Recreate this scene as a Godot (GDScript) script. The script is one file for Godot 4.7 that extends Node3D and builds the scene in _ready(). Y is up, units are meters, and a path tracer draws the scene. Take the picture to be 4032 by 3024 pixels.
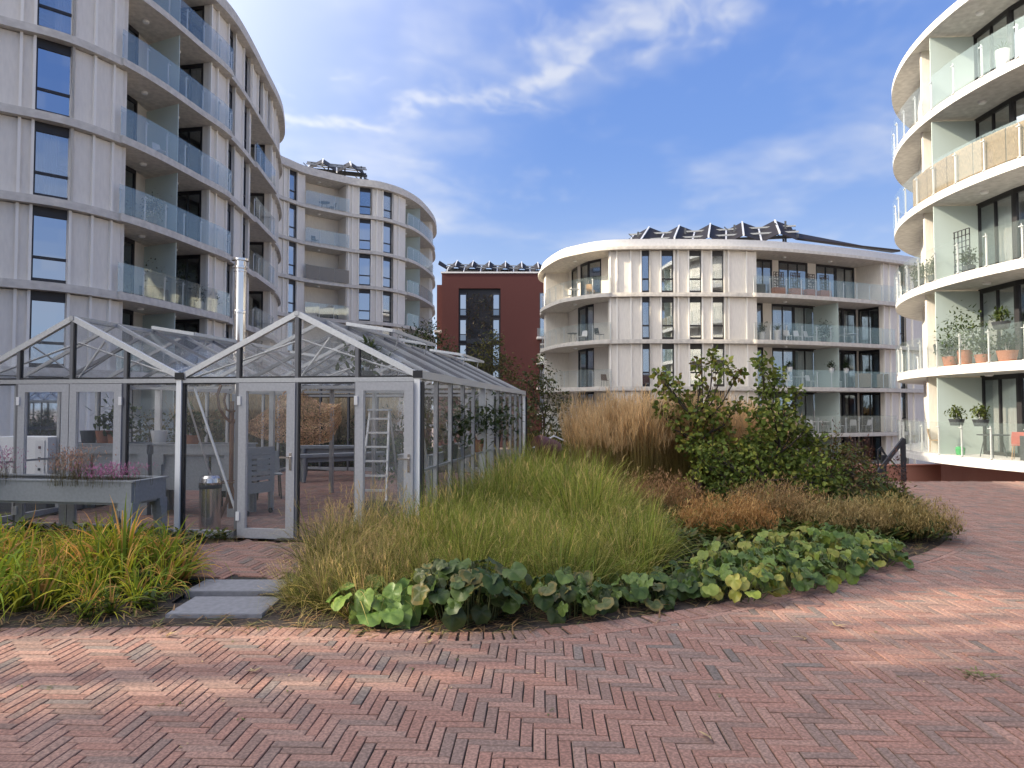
extends Node3D

# ---------------------------------------------------------------- mesh builder
class MB:
	var v := PackedVector3Array()
	var n := PackedVector3Array()
	var c := PackedColorArray()
	var col := Color(1, 1, 1)
	var tinted := false
	func tri(a: Vector3, b: Vector3, d: Vector3) -> void:
		var m := (d - a).cross(b - a).normalized()
		for p in [a, b, d]:
			v.append(p)
			n.append(m)
			c.append(col)
	func tri_s(a: Vector3, b: Vector3, d: Vector3, na: Vector3, nb: Vector3, nd: Vector3) -> void:
		if (d - a).cross(b - a).dot(na + nb + nd) < 0.0:
			tri_s(a, d, b, na, nd, nb)
			return
		v.append(a); v.append(b); v.append(d)
		n.append(na); n.append(nb); n.append(nd)
		c.append(col); c.append(col); c.append(col)
	func quad(a: Vector3, b: Vector3, d: Vector3, e: Vector3) -> void:
		tri(a, b, d)
		tri(a, d, e)
	func quadn(a: Vector3, b: Vector3, d: Vector3, e: Vector3, m: Vector3) -> void:
		if (d - a).cross(b - a).dot(m) < 0.0:
			quad(a, e, d, b)
		else:
			quad(a, b, d, e)
	func box(t: Transform3D, s: Vector3) -> void:
		var h := s * 0.5
		for ax in 3:
			for sg in [-1.0, 1.0]:
				var u := (ax + 1) % 3
				var w := (ax + 2) % 3
				var p := []
				for k in [[-1, -1], [1, -1], [1, 1], [-1, 1]]:
					var q := Vector3.ZERO
					q[ax] = h[ax] * sg
					q[u] = h[u] * k[0]
					q[w] = h[w] * k[1]
					p.append(t * q)
				var m := Vector3.ZERO
				m[ax] = sg
				quadn(p[0], p[1], p[2], p[3], t.basis * m)
	func abox(x0: float, x1: float, y0: float, y1: float, z0: float, z1: float) -> void:
		box(Transform3D(Basis(), Vector3((x0 + x1) / 2, (y0 + y1) / 2, (z0 + z1) / 2)), Vector3(absf(x1 - x0), absf(y1 - y0), absf(z1 - z0)))
	func tube(pts: Array, radii: Array, sides := 6, cap := true) -> void:
		var rings := []
		var dirs := []
		var side := Vector3.ZERO
		for i in pts.size():
			var t: Vector3 = (pts[mini(i + 1, pts.size() - 1)] - pts[maxi(i - 1, 0)]).normalized()
			if side == Vector3.ZERO:
				side = t.cross(Vector3.UP if absf(t.y) < 0.9 else Vector3.RIGHT).normalized()
			side = (side - t * side.dot(t)).normalized()
			var up := t.cross(side)
			var ring := []
			var dr := []
			for k in sides:
				var a := TAU * k / sides
				var d := side * cos(a) + up * sin(a)
				dr.append(d)
				ring.append(pts[i] + d * radii[i])
			rings.append(ring)
			dirs.append(dr)
		for i in pts.size() - 1:
			for k in sides:
				var l := (k + 1) % sides
				tri_s(rings[i][k], rings[i][l], rings[i + 1][l], dirs[i][k], dirs[i][l], dirs[i + 1][l])
				tri_s(rings[i][k], rings[i + 1][l], rings[i + 1][k], dirs[i][k], dirs[i + 1][l], dirs[i + 1][k])
		if cap:
			for e in [0, pts.size() - 1]:
				var m: Vector3 = (pts[e] - pts[1 if e == 0 else e - 1]).normalized()
				for k in range(1, sides - 1):
					tri_s(rings[e][0], rings[e][k], rings[e][k + 1], m, m, m)
	func lathe(prof: Array, sides := 20) -> void:   # prof: [[radius, height], ...]
		for i in prof.size() - 1:
			var r0: float = prof[i][0]
			var r1: float = prof[i + 1][0]
			var y0: float = prof[i][1]
			var y1: float = prof[i + 1][1]
			var sl := Vector2(y1 - y0, r0 - r1).normalized()
			for k in sides:
				var a := TAU * k / sides
				var b := TAU * (k + 1) / sides
				var da := Vector3(cos(a), 0, sin(a))
				var db := Vector3(cos(b), 0, sin(b))
				var na := da * sl.x + Vector3(0, sl.y, 0)
				var nb := db * sl.x + Vector3(0, sl.y, 0)
				if r0 > 0.0:
					tri_s(da * r0 + Vector3(0, y0, 0), db * r0 + Vector3(0, y0, 0), db * r1 + Vector3(0, y1, 0), na, nb, nb)
				if r1 > 0.0:
					tri_s(da * r0 + Vector3(0, y0, 0), db * r1 + Vector3(0, y1, 0), da * r1 + Vector3(0, y1, 0), na, nb, na)
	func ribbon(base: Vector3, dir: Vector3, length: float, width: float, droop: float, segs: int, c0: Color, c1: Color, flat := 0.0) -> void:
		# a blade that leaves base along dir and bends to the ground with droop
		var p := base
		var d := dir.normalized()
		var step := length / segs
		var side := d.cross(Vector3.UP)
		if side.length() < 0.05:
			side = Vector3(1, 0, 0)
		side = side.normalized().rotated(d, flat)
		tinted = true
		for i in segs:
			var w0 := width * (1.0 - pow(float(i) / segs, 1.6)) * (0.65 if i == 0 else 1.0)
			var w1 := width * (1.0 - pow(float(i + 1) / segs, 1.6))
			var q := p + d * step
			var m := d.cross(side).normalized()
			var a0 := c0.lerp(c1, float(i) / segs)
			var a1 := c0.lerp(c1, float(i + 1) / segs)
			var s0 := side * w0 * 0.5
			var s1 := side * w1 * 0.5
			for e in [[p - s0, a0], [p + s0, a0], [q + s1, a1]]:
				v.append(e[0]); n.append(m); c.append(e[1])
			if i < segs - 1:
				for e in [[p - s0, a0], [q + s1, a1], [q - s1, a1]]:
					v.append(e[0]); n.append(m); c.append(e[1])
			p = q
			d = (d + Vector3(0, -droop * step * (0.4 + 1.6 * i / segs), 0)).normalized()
	func smooth() -> void:
		var sum := {}
		for i in v.size():
			var k := v[i].snapped(Vector3.ONE * 1e-4)
			sum[k] = sum.get(k, Vector3.ZERO) + n[i]
		for i in v.size():
			n[i] = (sum[v[i].snapped(Vector3.ONE * 1e-4)] as Vector3).normalized()
	func mesh() -> ArrayMesh:
		var a := []
		a.resize(Mesh.ARRAY_MAX)
		a[Mesh.ARRAY_VERTEX] = v
		a[Mesh.ARRAY_NORMAL] = n
		if tinted:
			a[Mesh.ARRAY_COLOR] = c
		var m := ArrayMesh.new()
		m.add_surface_from_arrays(Mesh.PRIMITIVE_TRIANGLES, a)
		return m

# ---------------------------------------------------------------- helpers
var M := {}
var cache := {}
var taken := {}
var rng := RandomNumberGenerator.new()
var BOX := BoxMesh.new()

func V(x: float, y: float, d: float) -> Vector3:      # x to the right, y up, d away from the viewer
	return Vector3(x, y, -d)

func numbered(called: String) -> String:
	var k: int = taken.get(called, 0)
	taken[called] = k + 1
	return called if k == 0 else "%s_%03d" % [called, k]

func tag(o: Node, label: String, category := "", group := "", kind := "") -> void:
	if label: o.set_meta("label", label)
	if category: o.set_meta("category", category)
	if group: o.set_meta("group", group)
	if kind: o.set_meta("kind", kind)

func thing(called: String, label: String, category: String, at: Vector3, turn := 0.0, group := "") -> Node3D:
	var o := Node3D.new()
	o.name = numbered(called)
	add_child(o)
	o.position = at
	o.rotation.y = turn
	tag(o, label, category, group)
	return o

func mi(parent: Node, called: String, m: Mesh, mt: Material, t := Transform3D()) -> MeshInstance3D:
	var o := MeshInstance3D.new()
	o.name = numbered(called) if parent == self else called
	o.mesh = m
	o.material_override = mt
	o.transform = t
	parent.add_child(o, true)
	return o

func bx(parent: Node, called: String, mt: Material, x0: float, x1: float, y0: float, y1: float, z0: float, z1: float) -> MeshInstance3D:
	return mi(parent, called, BOX, mt, Transform3D(Basis.from_scale(Vector3(absf(x1 - x0), absf(y1 - y0), absf(z1 - z0))), Vector3((x0 + x1) / 2, (y0 + y1) / 2, (z0 + z1) / 2)))

func bar(parent: Node, called: String, mt: Material, a: Vector3, b: Vector3, w: float, h: float) -> MeshInstance3D:
	# a rectangular bar from a to b: w wide sideways, h deep
	var z := (b - a).normalized()
	var x := (Vector3.UP if absf(z.y) < 0.95 else Vector3(0, 0, 1)).cross(z).normalized()
	var y := z.cross(x)
	return mi(parent, called, BOX, mt, Transform3D(Basis(x * w, y * h, z * a.distance_to(b)), (a + b) / 2))

func rod(parent: Node, called: String, mt: Material, pts: Array, r: float, sides := 6) -> MeshInstance3D:
	var b := MB.new()
	var rr := []
	for p in pts:
		rr.append(r)
	b.tube(pts, rr, sides)
	return mi(parent, called, b.mesh(), mt)

func noise_tex(freq: float, lo: float, hi: float, sd: int, octaves := 4, size := 512) -> NoiseTexture2D:
	var f := FastNoiseLite.new()
	f.seed = sd
	f.frequency = freq
	f.fractal_octaves = octaves
	var t := NoiseTexture2D.new()
	t.width = size
	t.height = size
	t.seamless = true
	t.noise = f
	var g := Gradient.new()
	g.set_color(0, Color(lo, lo, lo))
	g.set_color(1, Color(hi, hi, hi))
	t.color_ramp = g
	return t

func mat(key: String, r: float, g: float, b: float, rough := 0.7, metal := 0.0, tex: Texture2D = null, scale := 0.5, world := true) -> StandardMaterial3D:
	var m := StandardMaterial3D.new()
	m.resource_name = key
	m.albedo_color = Color(r, g, b).linear_to_srgb()
	m.roughness = rough
	m.metallic = metal
	if tex:
		m.albedo_texture = tex
		m.uv1_triplanar = true
		m.uv1_world_triplanar = world
		m.uv1_scale = Vector3.ONE * scale
	M[key] = m
	return m

func leafmat(key: String, r: float, g: float, b: float, rough := 0.55, back := 0.35) -> StandardMaterial3D:
	var m := mat(key, r, g, b, rough)
	m.vertex_color_use_as_albedo = true
	m.backlight_enabled = true
	m.backlight = Color(back, back, back).linear_to_srgb()
	m.metallic_specular = 0.35
	return m

func glass(key: String, r: float, g: float, b: float, alpha: float, metal := 1.0, rough := 0.02) -> StandardMaterial3D:
	# coated glass: a share alpha mirrors with the tint of its coating, the rest is clear
	var m := mat(key, r, g, b, rough, metal)
	m.transparency = BaseMaterial3D.TRANSPARENCY_ALPHA
	m.albedo_color.a = alpha
	m.albedo_texture = M.white
	return m

func stuff(called: String, m: Mesh, mt: Material, where: Array, tints: Array, parent: Node = self) -> MultiMeshInstance3D:
	var mm := MultiMesh.new()
	mm.transform_format = MultiMesh.TRANSFORM_3D
	mm.use_colors = true
	mm.mesh = m
	mm.instance_count = where.size()
	for i in where.size():
		mm.set_instance_transform(i, where[i])
		mm.set_instance_color(i, tints[i])
	var o := MultiMeshInstance3D.new()
	o.name = numbered(called) if parent == self else called
	o.multimesh = mm
	o.material_override = mt
	parent.add_child(o, true)
	o.set_meta("kind", "stuff")
	return o

func lin(r: float, g: float, b: float) -> Color:
	return Color(r, g, b)

func hue(r: float, g: float, b: float) -> Color:      # leaf and stem colours
	return Color(r * 1.35, g * 1.3, b * 1.2)

func inside(p: Vector2, poly: PackedVector2Array) -> bool:
	return Geometry2D.is_point_in_polygon(p, poly)

# ---------------------------------------------------------------- sky
var cloud := FastNoiseLite.new()
var wisp := FastNoiseLite.new()
var SUN := Vector3(-0.8576, 0.5, 0.1205)      # towards the sun

func sky_at(d: Vector3) -> Color:
	var y := maxf(d.y, 0.0)
	var zen := Vector3(0.028, 0.055, 0.154)
	var mid := Vector3(0.050, 0.090, 0.187)
	var hor := Vector3(0.158, 0.188, 0.222)
	var c := mid.lerp(zen, smoothstep(0.18, 0.75, y))
	c = c.lerp(hor, pow(1.0 - smoothstep(0.0, 0.40, y), 1.5))
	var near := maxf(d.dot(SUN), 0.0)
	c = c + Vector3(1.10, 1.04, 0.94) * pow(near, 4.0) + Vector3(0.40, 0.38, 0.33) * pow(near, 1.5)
	# a veil on the left half of the view, thin cirrus everywhere
	var p := Vector2(d.x, -d.z) / (y + 0.06)
	var warp := Vector2(cloud.get_noise_2d(p.x * 42.0 + 500.0, p.y * 42.0), cloud.get_noise_2d(p.x * 42.0, p.y * 42.0 + 900.0))
	var q := p + warp * 0.16
	var fib := 0.5 + 0.5 * wisp.get_noise_2d((q.x * 0.80 + q.y * 0.60) * 26.0, (-q.x * 0.60 + q.y * 0.80) * 95.0)
	var soft := 0.5 + 0.5 * cloud.get_noise_2d(p.x * 26.0 + 77.0, p.y * 26.0 - 31.0)
	var veil := smoothstep(0.40, 0.85, soft) * (0.30 + 0.70 * fib) * 0.62
	# the long cirrus bank: a bent band on the cloud plane, broken into feathers
	var band := 9.0
	var big := p + warp * 0.45
	var line := [Vector2(-0.72, 2.05), Vector2(-0.42, 2.06), Vector2(-0.15, 1.98), Vector2(0.04, 1.80), Vector2(0.16, 1.66), Vector2(0.50, 1.58), Vector2(0.9, 1.45)]
	for i in line.size() - 1:
		var h := Geometry2D.get_closest_point_to_segment(big, line[i], line[i + 1])
		band = minf(band, h.distance_to(big) / [0.10, 0.11, 0.20, 0.21, 0.17, 0.14][i])
	for e in [Vector3(-0.58, 1.78, 0.13), Vector3(-0.44, 2.12, 0.16)]:
		band = minf(band, Vector2(big.x - e.x, (big.y - e.y) * 1.5).length() / e.z + 0.62)
	var fray := 0.5 + 0.5 * wisp.get_noise_2d((q.x * 0.45 + q.y * 0.89) * 75.0, (-q.x * 0.89 + q.y * 0.45) * 210.0)
	var puff := 0.5 + 0.5 * cloud.get_noise_2d(q.x * 110.0, q.y * 110.0)
	var bank := smoothstep(1.35, 0.0, band)
	bank *= smoothstep(0.24, 1.0, puff * 0.55 + fray * 0.55 + (bank - 0.5) * 0.20)
	var far := smoothstep(0.55, 0.85, 0.5 + 0.5 * cloud.get_noise_2d(p.x * 60.0 - 300.0, p.y * 30.0 + 200.0)) * fib * 0.5
	var a := clampf(veil + far * 0.6 + bank * 0.64, 0.0, 0.72)
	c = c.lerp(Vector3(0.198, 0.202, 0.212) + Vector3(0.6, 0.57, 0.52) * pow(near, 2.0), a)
	return Color(c.x, c.y, c.z)

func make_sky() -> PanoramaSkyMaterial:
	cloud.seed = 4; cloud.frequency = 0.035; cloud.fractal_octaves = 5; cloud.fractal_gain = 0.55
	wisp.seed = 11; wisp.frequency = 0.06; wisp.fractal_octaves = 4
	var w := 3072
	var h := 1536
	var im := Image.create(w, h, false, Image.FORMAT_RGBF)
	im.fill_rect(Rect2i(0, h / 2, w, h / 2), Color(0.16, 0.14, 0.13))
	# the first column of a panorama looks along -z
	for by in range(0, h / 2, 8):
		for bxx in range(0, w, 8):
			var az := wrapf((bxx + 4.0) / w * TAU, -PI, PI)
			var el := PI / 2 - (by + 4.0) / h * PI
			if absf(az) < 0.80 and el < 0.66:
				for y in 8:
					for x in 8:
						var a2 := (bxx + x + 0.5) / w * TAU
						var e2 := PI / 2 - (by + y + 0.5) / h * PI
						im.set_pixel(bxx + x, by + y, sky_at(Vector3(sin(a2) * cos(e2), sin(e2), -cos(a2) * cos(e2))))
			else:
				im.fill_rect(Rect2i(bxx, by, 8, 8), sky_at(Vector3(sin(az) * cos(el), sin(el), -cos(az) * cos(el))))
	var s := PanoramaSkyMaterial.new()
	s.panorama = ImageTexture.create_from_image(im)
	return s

# ---------------------------------------------------------------- curved apartment buildings
class Plan:
	var p := PackedVector2Array()      # closed outline, counter-clockwise seen from above (x right, y away)
	var s := PackedFloat32Array()
	var total := 0.0
	var shift := 0.0
	func _init(ctrl: Array, sub := 12) -> void:
		var m := ctrl.size()
		for i in m:
			var a: Vector2 = ctrl[(i - 1 + m) % m]
			var b: Vector2 = ctrl[i]
			var e: Vector2 = ctrl[(i + 1) % m]
			var d: Vector2 = ctrl[(i + 2) % m]
			for k in sub:
				var t := float(k) / sub
				p.append(0.5 * (2.0 * b + (e - a) * t + (2.0 * a - 5.0 * b + 4.0 * e - d) * t * t + (3.0 * b - a - 3.0 * e + d) * t * t * t))
		for i in p.size():
			s.append(total)
			total += p[i].distance_to(p[(i + 1) % p.size()])
	func at(q: float, off: float) -> Vector2:
		q = fposmod(q - shift, total)
		var i := s.bsearch(q, false) - 1
		i = clampi(i, 0, p.size() - 1)
		var j := (i + 1) % p.size()
		var f := (q - s[i]) / maxf(p[i].distance_to(p[j]), 1e-5)
		return p[i].lerp(p[j], f) - out(q) * off
	func edge_dir(i: int) -> Vector2:
		var k := p.size()
		return (p[(i + 1) % k] - p[(i - 1 + k) % k]).normalized()
	func out(q: float) -> Vector2:
		q = fposmod(q - shift, total)
		var i := clampi(s.bsearch(q, false) - 1, 0, p.size() - 1)
		var j := (i + 1) % p.size()
		var f := (q - s[i]) / maxf(p[i].distance_to(p[j]), 1e-5)
		var t := edge_dir(i).lerp(edge_dir(j), f).normalized()
		return Vector2(t.y, -t.x)

class House:
	var root: Node3D
	var plan: Plan
	var base := Vector3.ZERO

func level(k: float) -> float:
	return 0.15 + 3.0 * k

func put(h: House, called: String, m: Mesh, mt: Material, t: Transform3D) -> MeshInstance3D:
	t.origin -= h.base
	return mi(h.root, called, m, mt, t)

func frame_of(a: Vector2, b: Vector2, y: float) -> Transform3D:
	# x along the wall, y up, z outwards; origin at the middle of the chord a-b
	var u := (b - a).normalized()
	return Transform3D(Basis(Vector3(u.x, 0, -u.y), Vector3.UP, Vector3(u.y, 0, u.x)), V((a.x + b.x) / 2, y, (a.y + b.y) / 2))

func wall_box(h: House, called: String, mt: Material, a: Vector2, b: Vector2, y0: float, y1: float, th: float) -> MeshInstance3D:
	var t := frame_of(a, b, (y0 + y1) / 2)
	t.origin -= t.basis.z * th / 2
	t.basis = t.basis * Basis.from_scale(Vector3(a.distance_to(b), y1 - y0, th))
	return put(h, called, BOX, mt, t)

func seg(h: House, called: String, mt: Material, s0: float, s1: float, off: float, y0: float, y1: float, th: float) -> void:
	var n := maxi(1, ceili((s1 - s0) / 1.6))
	for i in n:
		wall_box(h, called, mt, h.plan.at(lerpf(s0, s1, float(i) / n), off), h.plan.at(lerpf(s0, s1, float(i + 1) / n), off), y0, y1, th)

func slab(h: House, called: String, mt: Material, y1: float, th: float, bumps: Array, grow := 0.0, lip := true) -> void:
	# a floor plate with a two-step edge; over the balconies it stands out a little
	var poly := PackedVector2Array()
	var ss := []
	for q in h.plan.s:
		ss.append([fposmod(q + h.plan.shift, h.plan.total), 0.0])
	for e in bumps:
		for z in [e[0] - 0.02, e[0], e[1], e[1] + 0.02]:
			ss.append([fposmod(z, h.plan.total), 0.0])
	ss.sort()
	for q in ss:
		var o := grow
		for e in bumps:
			if q[0] >= e[0] - 0.001 and q[0] <= e[1] + 0.001:
				o += 0.12
		var w := h.plan.at(q[0], -o)
		if poly.is_empty() or poly[poly.size() - 1].distance_to(w) > 0.015:
			poly.append(w)
	var inner := PackedVector2Array()
	var k := poly.size()
	for i in k:
		var t := (poly[(i + 1) % k] - poly[(i - 1 + k) % k]).normalized()
		inner.append(poly[i] - Vector2(t.y, -t.x) * (0.035 if lip else 0.0))
	var b := MB.new()
	var yl := y1 - minf(0.11, th * 0.35)
	var rows := [[poly, y1 - th], [poly, yl], [inner, yl], [inner, y1]]
	for r in 3:
		for i in k:
			var j := (i + 1) % k
			var ta := (poly[(i + 1) % k] - poly[(i - 1 + k) % k]).normalized()
			var tb := (poly[(j + 1) % k] - poly[(j - 1 + k) % k]).normalized()
			var na := Vector3(ta.y, 0, ta.x)
			var nb := Vector3(tb.y, 0, tb.x)
			if r == 1:
				na = Vector3.UP
				nb = Vector3.UP
			var A: PackedVector2Array = rows[r][0]
			var C: PackedVector2Array = rows[r + 1][0]
			var a := V(A[i].x, rows[r][1], A[i].y) - h.base
			var d := V(A[j].x, rows[r][1], A[j].y) - h.base
			var e := V(C[j].x, rows[r + 1][1], C[j].y) - h.base
			var f := V(C[i].x, rows[r + 1][1], C[i].y) - h.base
			b.tri_s(a, d, e, na, nb, nb)
			b.tri_s(a, e, f, na, nb, na)
	for w in [[poly, y1 - th, Vector3.DOWN], [inner, y1, Vector3.UP]]:
		var q: PackedVector2Array = w[0]
		var ix := Geometry2D.triangulate_polygon(q)
		for i in range(0, ix.size(), 3):
			b.tri_s(V(q[ix[i]].x, w[1], q[ix[i]].y) - h.base, V(q[ix[i + 1]].x, w[1], q[ix[i + 1]].y) - h.base, V(q[ix[i + 2]].x, w[1], q[ix[i + 2]].y) - h.base, w[2], w[2], w[2])
	mi(h.root, called, b.mesh(), mt)

func prism_ring(h: House, called: String, mt: Material, s0: float, s1: float, off: float, y0: float, y1: float) -> void:
	var b := MB.new()
	var n := maxi(2, ceili((s1 - s0) / 1.2))
	for i in n:
		var a := h.plan.at(lerpf(s0, s1, float(i) / n), off)
		var e := h.plan.at(lerpf(s0, s1, float(i + 1) / n), off)
		var t := frame_of(a, e, (y0 + y1) / 2)
		t.origin -= h.base + t.basis.z * 0.1
		b.box(t, Vector3(a.distance_to(e) + 0.02, y1 - y0, 0.2))
	mi(h.root, called, b.mesh(), mt)

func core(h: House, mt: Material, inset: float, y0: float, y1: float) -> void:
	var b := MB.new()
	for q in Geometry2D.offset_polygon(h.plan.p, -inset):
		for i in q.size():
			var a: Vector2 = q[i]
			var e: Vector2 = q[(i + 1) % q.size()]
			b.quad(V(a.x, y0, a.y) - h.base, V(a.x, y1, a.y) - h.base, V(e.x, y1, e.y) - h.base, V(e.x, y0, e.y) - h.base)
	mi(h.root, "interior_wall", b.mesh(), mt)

func window(h: House, s0: float, s1: float, off: float, y0: float, y1: float, pane_mat: Material, look: String, drapes := 0.0) -> void:
	window_at(h, h.plan.at(s0, off), h.plan.at(s1, off), y0, y1, pane_mat, look, drapes)

func window_at(h: House, a: Vector2, e: Vector2, y0: float, y1: float, pane_mat: Material, look: String, drapes := 0.0) -> void:
	# look: "tall" = header, big pane over a small one; "door" = glazing with upright bars
	var w := a.distance_to(e)
	var ht := y1 - y0
	var t := frame_of(a, e, y0)
	var key := "%s %.2f %.2f" % [look, w, ht]
	var cells := []
	if look == "tall":
		cells = [[-w / 2 + 0.07, w / 2 - 0.07, 0.16, ht * 0.33 - 0.05], [-w / 2 + 0.07, w / 2 - 0.07, ht * 0.33 + 0.05, ht - 0.34]]
	else:
		var n := maxi(1, roundi(w / 0.95))
		for i in n:
			cells.append([-w / 2 + 0.05 + (w - 0.1) * i / n + 0.025, -w / 2 + 0.05 + (w - 0.1) * (i + 1) / n - 0.025, 0.12, ht - 0.16])
	if not cache.has(key):
		var b := MB.new()
		if look == "tall":
			b.abox(-w / 2, w / 2, ht - 0.34, ht, -0.10, 0.0)
			b.abox(-w / 2, w / 2, 0.0, 0.16, -0.10, 0.0)
			b.abox(-w / 2 + 0.07, w / 2 - 0.07, ht * 0.33 - 0.05, ht * 0.33 + 0.05, -0.10, -0.012)
			for sg in [-1.0, 1.0]:
				b.abox(sg * w / 2, sg * (w / 2 - 0.07), 0.16, ht - 0.34, -0.10, -0.003)
		else:
			b.abox(-w / 2, w / 2, ht - 0.16, ht, -0.10, 0.0)
			b.abox(-w / 2, w / 2, 0.0, 0.12, -0.10, 0.0)
			for i in cells.size() + 1:
				var x := -w / 2 + 0.05 + (w - 0.1) * i / cells.size()
				var hw := 0.05 if i == 0 or i == cells.size() else 0.025
				b.abox(x - hw, x + hw, 0.12, ht - 0.16, -0.10, -0.003)
		cache[key] = b.mesh()
	var f := put(h, "window", cache[key], M.frame, t)
	for q in cells:
		bx(f, "pane", pane_mat, q[0], q[1], q[2], q[3], -0.062, -0.05)
	if drapes > 0.0 and rng.randf() < drapes:
		var cw := w * rng.randf_range(0.25, 0.95)
		var x0 := -w / 2 + 0.05 if rng.randf() < 0.5 else w / 2 - 0.05 - cw
		mi(f, "curtain", drape(), M.curtain if rng.randf() < 0.75 else M.curtain_dark, Transform3D(Basis.from_scale(Vector3(cw, ht - 0.3, 1.0)), Vector3(x0, 0.14, -0.28)))

func drape() -> ArrayMesh:
	if not cache.has("drape"):
		var b := MB.new()
		var n := 26
		for i in n:
			var p := []
			for k in 2:
				var f := float(i + k) / n
				p.append(Vector3(f, 0, 0.035 * sin(f * 40.0 + sin(f * 9.0) * 2.0)))
			b.quad(p[0], p[0] + Vector3.UP, p[1] + Vector3.UP, p[1])
		cache["drape"] = b.mesh()
	return cache["drape"]

func balustrade(h: House, s0: float, s1: float, y: float, gl: Material, off := -0.04, wide := 1.25) -> void:
	var n := maxi(1, roundi((s1 - s0) / wide))
	for i in n + 1:
		var q := lerpf(s0, s1, float(i) / n)
		if i < n:
			var q1 := lerpf(s0, s1, float(i + 1) / n)
			var a := h.plan.at(q + 0.012, off)
			var e := h.plan.at(q1 - 0.012, off)
			wall_box(h, "glass_panel", gl, a, e, y + 0.03, y + 1.12, 0.014)
		var c := h.plan.at(clampf(q, s0 + 0.05, s1 - 0.05), off + 0.09)
		var o := h.plan.out(q)
		var t := Transform3D(Basis(Vector3(o.y, 0, o.x), Vector3.UP, Vector3(o.x, 0, -o.y)), V(c.x, y, c.y))
		put(h, "balustrade_post", cache["post"], M.post, t)

func make_post() -> void:
	var b := MB.new()
	b.abox(-0.022, 0.022, 0.0, 0.98, -0.02, 0.02)
	b.abox(-0.075, 0.075, 0.93, 0.955, 0.02, 0.06)
	b.abox(-0.05, 0.05, 0.0, 0.02, -0.05, 0.05)
	b.abox(-0.012, 0.012, 0.94, 1.03, 0.01, 0.03)
	cache["post"] = b.mesh()
	b = MB.new()
	b.lathe([[0.0, -0.09], [0.10, -0.085], [0.13, -0.05], [0.13, 0.0]], 12)
	cache["lamp"] = b.mesh()

func balcony(h: House, s0: float, s1: float, deep: float, y0: float, y1: float, back: Array, screens: Array, lamps: Array, gl: Material, pane: Material, g0 := -1.0, g1 := -1.0, drapes := 0.4, glazed_end := false) -> void:
	# back: [[share, kind], ...] from s0 to s1, kind "w" wall or "g" glazing
	var q := s0
	for e in back:
		var q1: float = q + (s1 - s0) * e[0]
		if e[1] == "w":
			seg(h, "rear_wall", M.panel, q, q1, 0.3 + deep, y0, y1, 0.15)
		else:
			var n := maxi(1, ceili((q1 - q) / 2.7))
			for i in n:
				window(h, lerpf(q, q1, float(i) / n), lerpf(q, q1, float(i + 1) / n), 0.3 + deep, y0, y1, pane, "door", drapes)
		q = q1
	for z in [s0, s1]:
		if glazed_end and z == s1:
			wall_box(h, "side_wall", M.panel, h.plan.at(s1, 0.62), h.plan.at(s1, 0.3), y0, y1, 0.14)
			window_at(h, h.plan.at(s1, 0.3 + deep), h.plan.at(s1, 0.63), y0, y1, M.pane, "door", 0.15)
			continue
		var a := h.plan.at(z, 0.32)
		var e := h.plan.at(z, 0.3 + deep)
		var t := frame_of(a, e, (y0 + y1) / 2)
		t.basis = t.basis * Basis.from_scale(Vector3(a.distance_to(e), y1 - y0, 0.14))
		t.origin += V(h.plan.out(z).y, 0, -h.plan.out(z).x) * (0.07 if z == s0 else -0.07) * -1.0
		put(h, "side_wall", BOX, M.panel, t)
	for z in screens:
		var a := h.plan.at(z, 0.12)
		var e := h.plan.at(z, 0.3 + deep)
		var t := frame_of(a, e, (y0 + y1 - 0.06) / 2)
		t.basis = t.basis * Basis.from_scale(Vector3(a.distance_to(e), y1 - y0 - 0.06, 0.03))
		put(h, "partition_screen", BOX, M.screen, t)
	for z in lamps:
		var c := h.plan.at(z, 0.3 + deep * 0.45)
		put(h, "ceiling_lamp", cache["lamp"], M.lamp, Transform3D(Basis(), V(c.x, y1, c.y)))
	if g0 < -0.5 and g1 < -0.5:
		g0 = s0
		g1 = s1
	balustrade(h, g0, g1, y0 + 0.0, gl)

func facade(h: House, y0: float, y1: float, bays: Array, pane: Material, drapes: float) -> void:
	# plain bays: P = wall panel, W = window; a slim fin stands at the start of every bay
	for e in bays:
		var s0: float = e[1]
		var s1: float = e[2]
		if e[0] == "P":
			seg(h, "wall_panel", M.panel, s0 + 0.012, s1 - 0.012, 0.3, y0, y1 - 0.03, 0.16)
		elif e[0] == "W":
			if rng.randf() < 0.4:
				window(h, s0 + 0.03, s1 - 0.01, 0.34, y0, y1, M.pane_coated, "tall", 0.9)
			else:
				window(h, s0 + 0.03, s1 - 0.01, 0.34, y0, y1, pane, "tall", drapes)
		for z in ([s0, s1] if e[0] == "W" else [s0]):
			var a := h.plan.at(z - 0.045, 0.19)
			var b := h.plan.at(z + 0.045, 0.19)
			wall_box(h, "fin", M.fin, a, b, y0, y1 - 0.01, 0.13 if e[0] == "P" else 0.26)

func begin(called: String, label: String, ctrl: Array, at: Vector3) -> House:
	var h := House.new()
	h.plan = Plan.new(ctrl)
	h.base = at
	h.root = thing(called, label, "apartment building", at)
	return h

func bays_auto(s0: float, s1: float) -> Array:
	var out := []
	var q := s0
	var k := 0
	while q < s1 - 0.3:
		var w: float = [0.95, 0.75, 1.2, 0.75, 0.9, 1.2][k % 6]
		out.append(["W" if w == 1.2 else "P", q, minf(q + w, s1)])
		q += w
		k += 1
	return out

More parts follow.
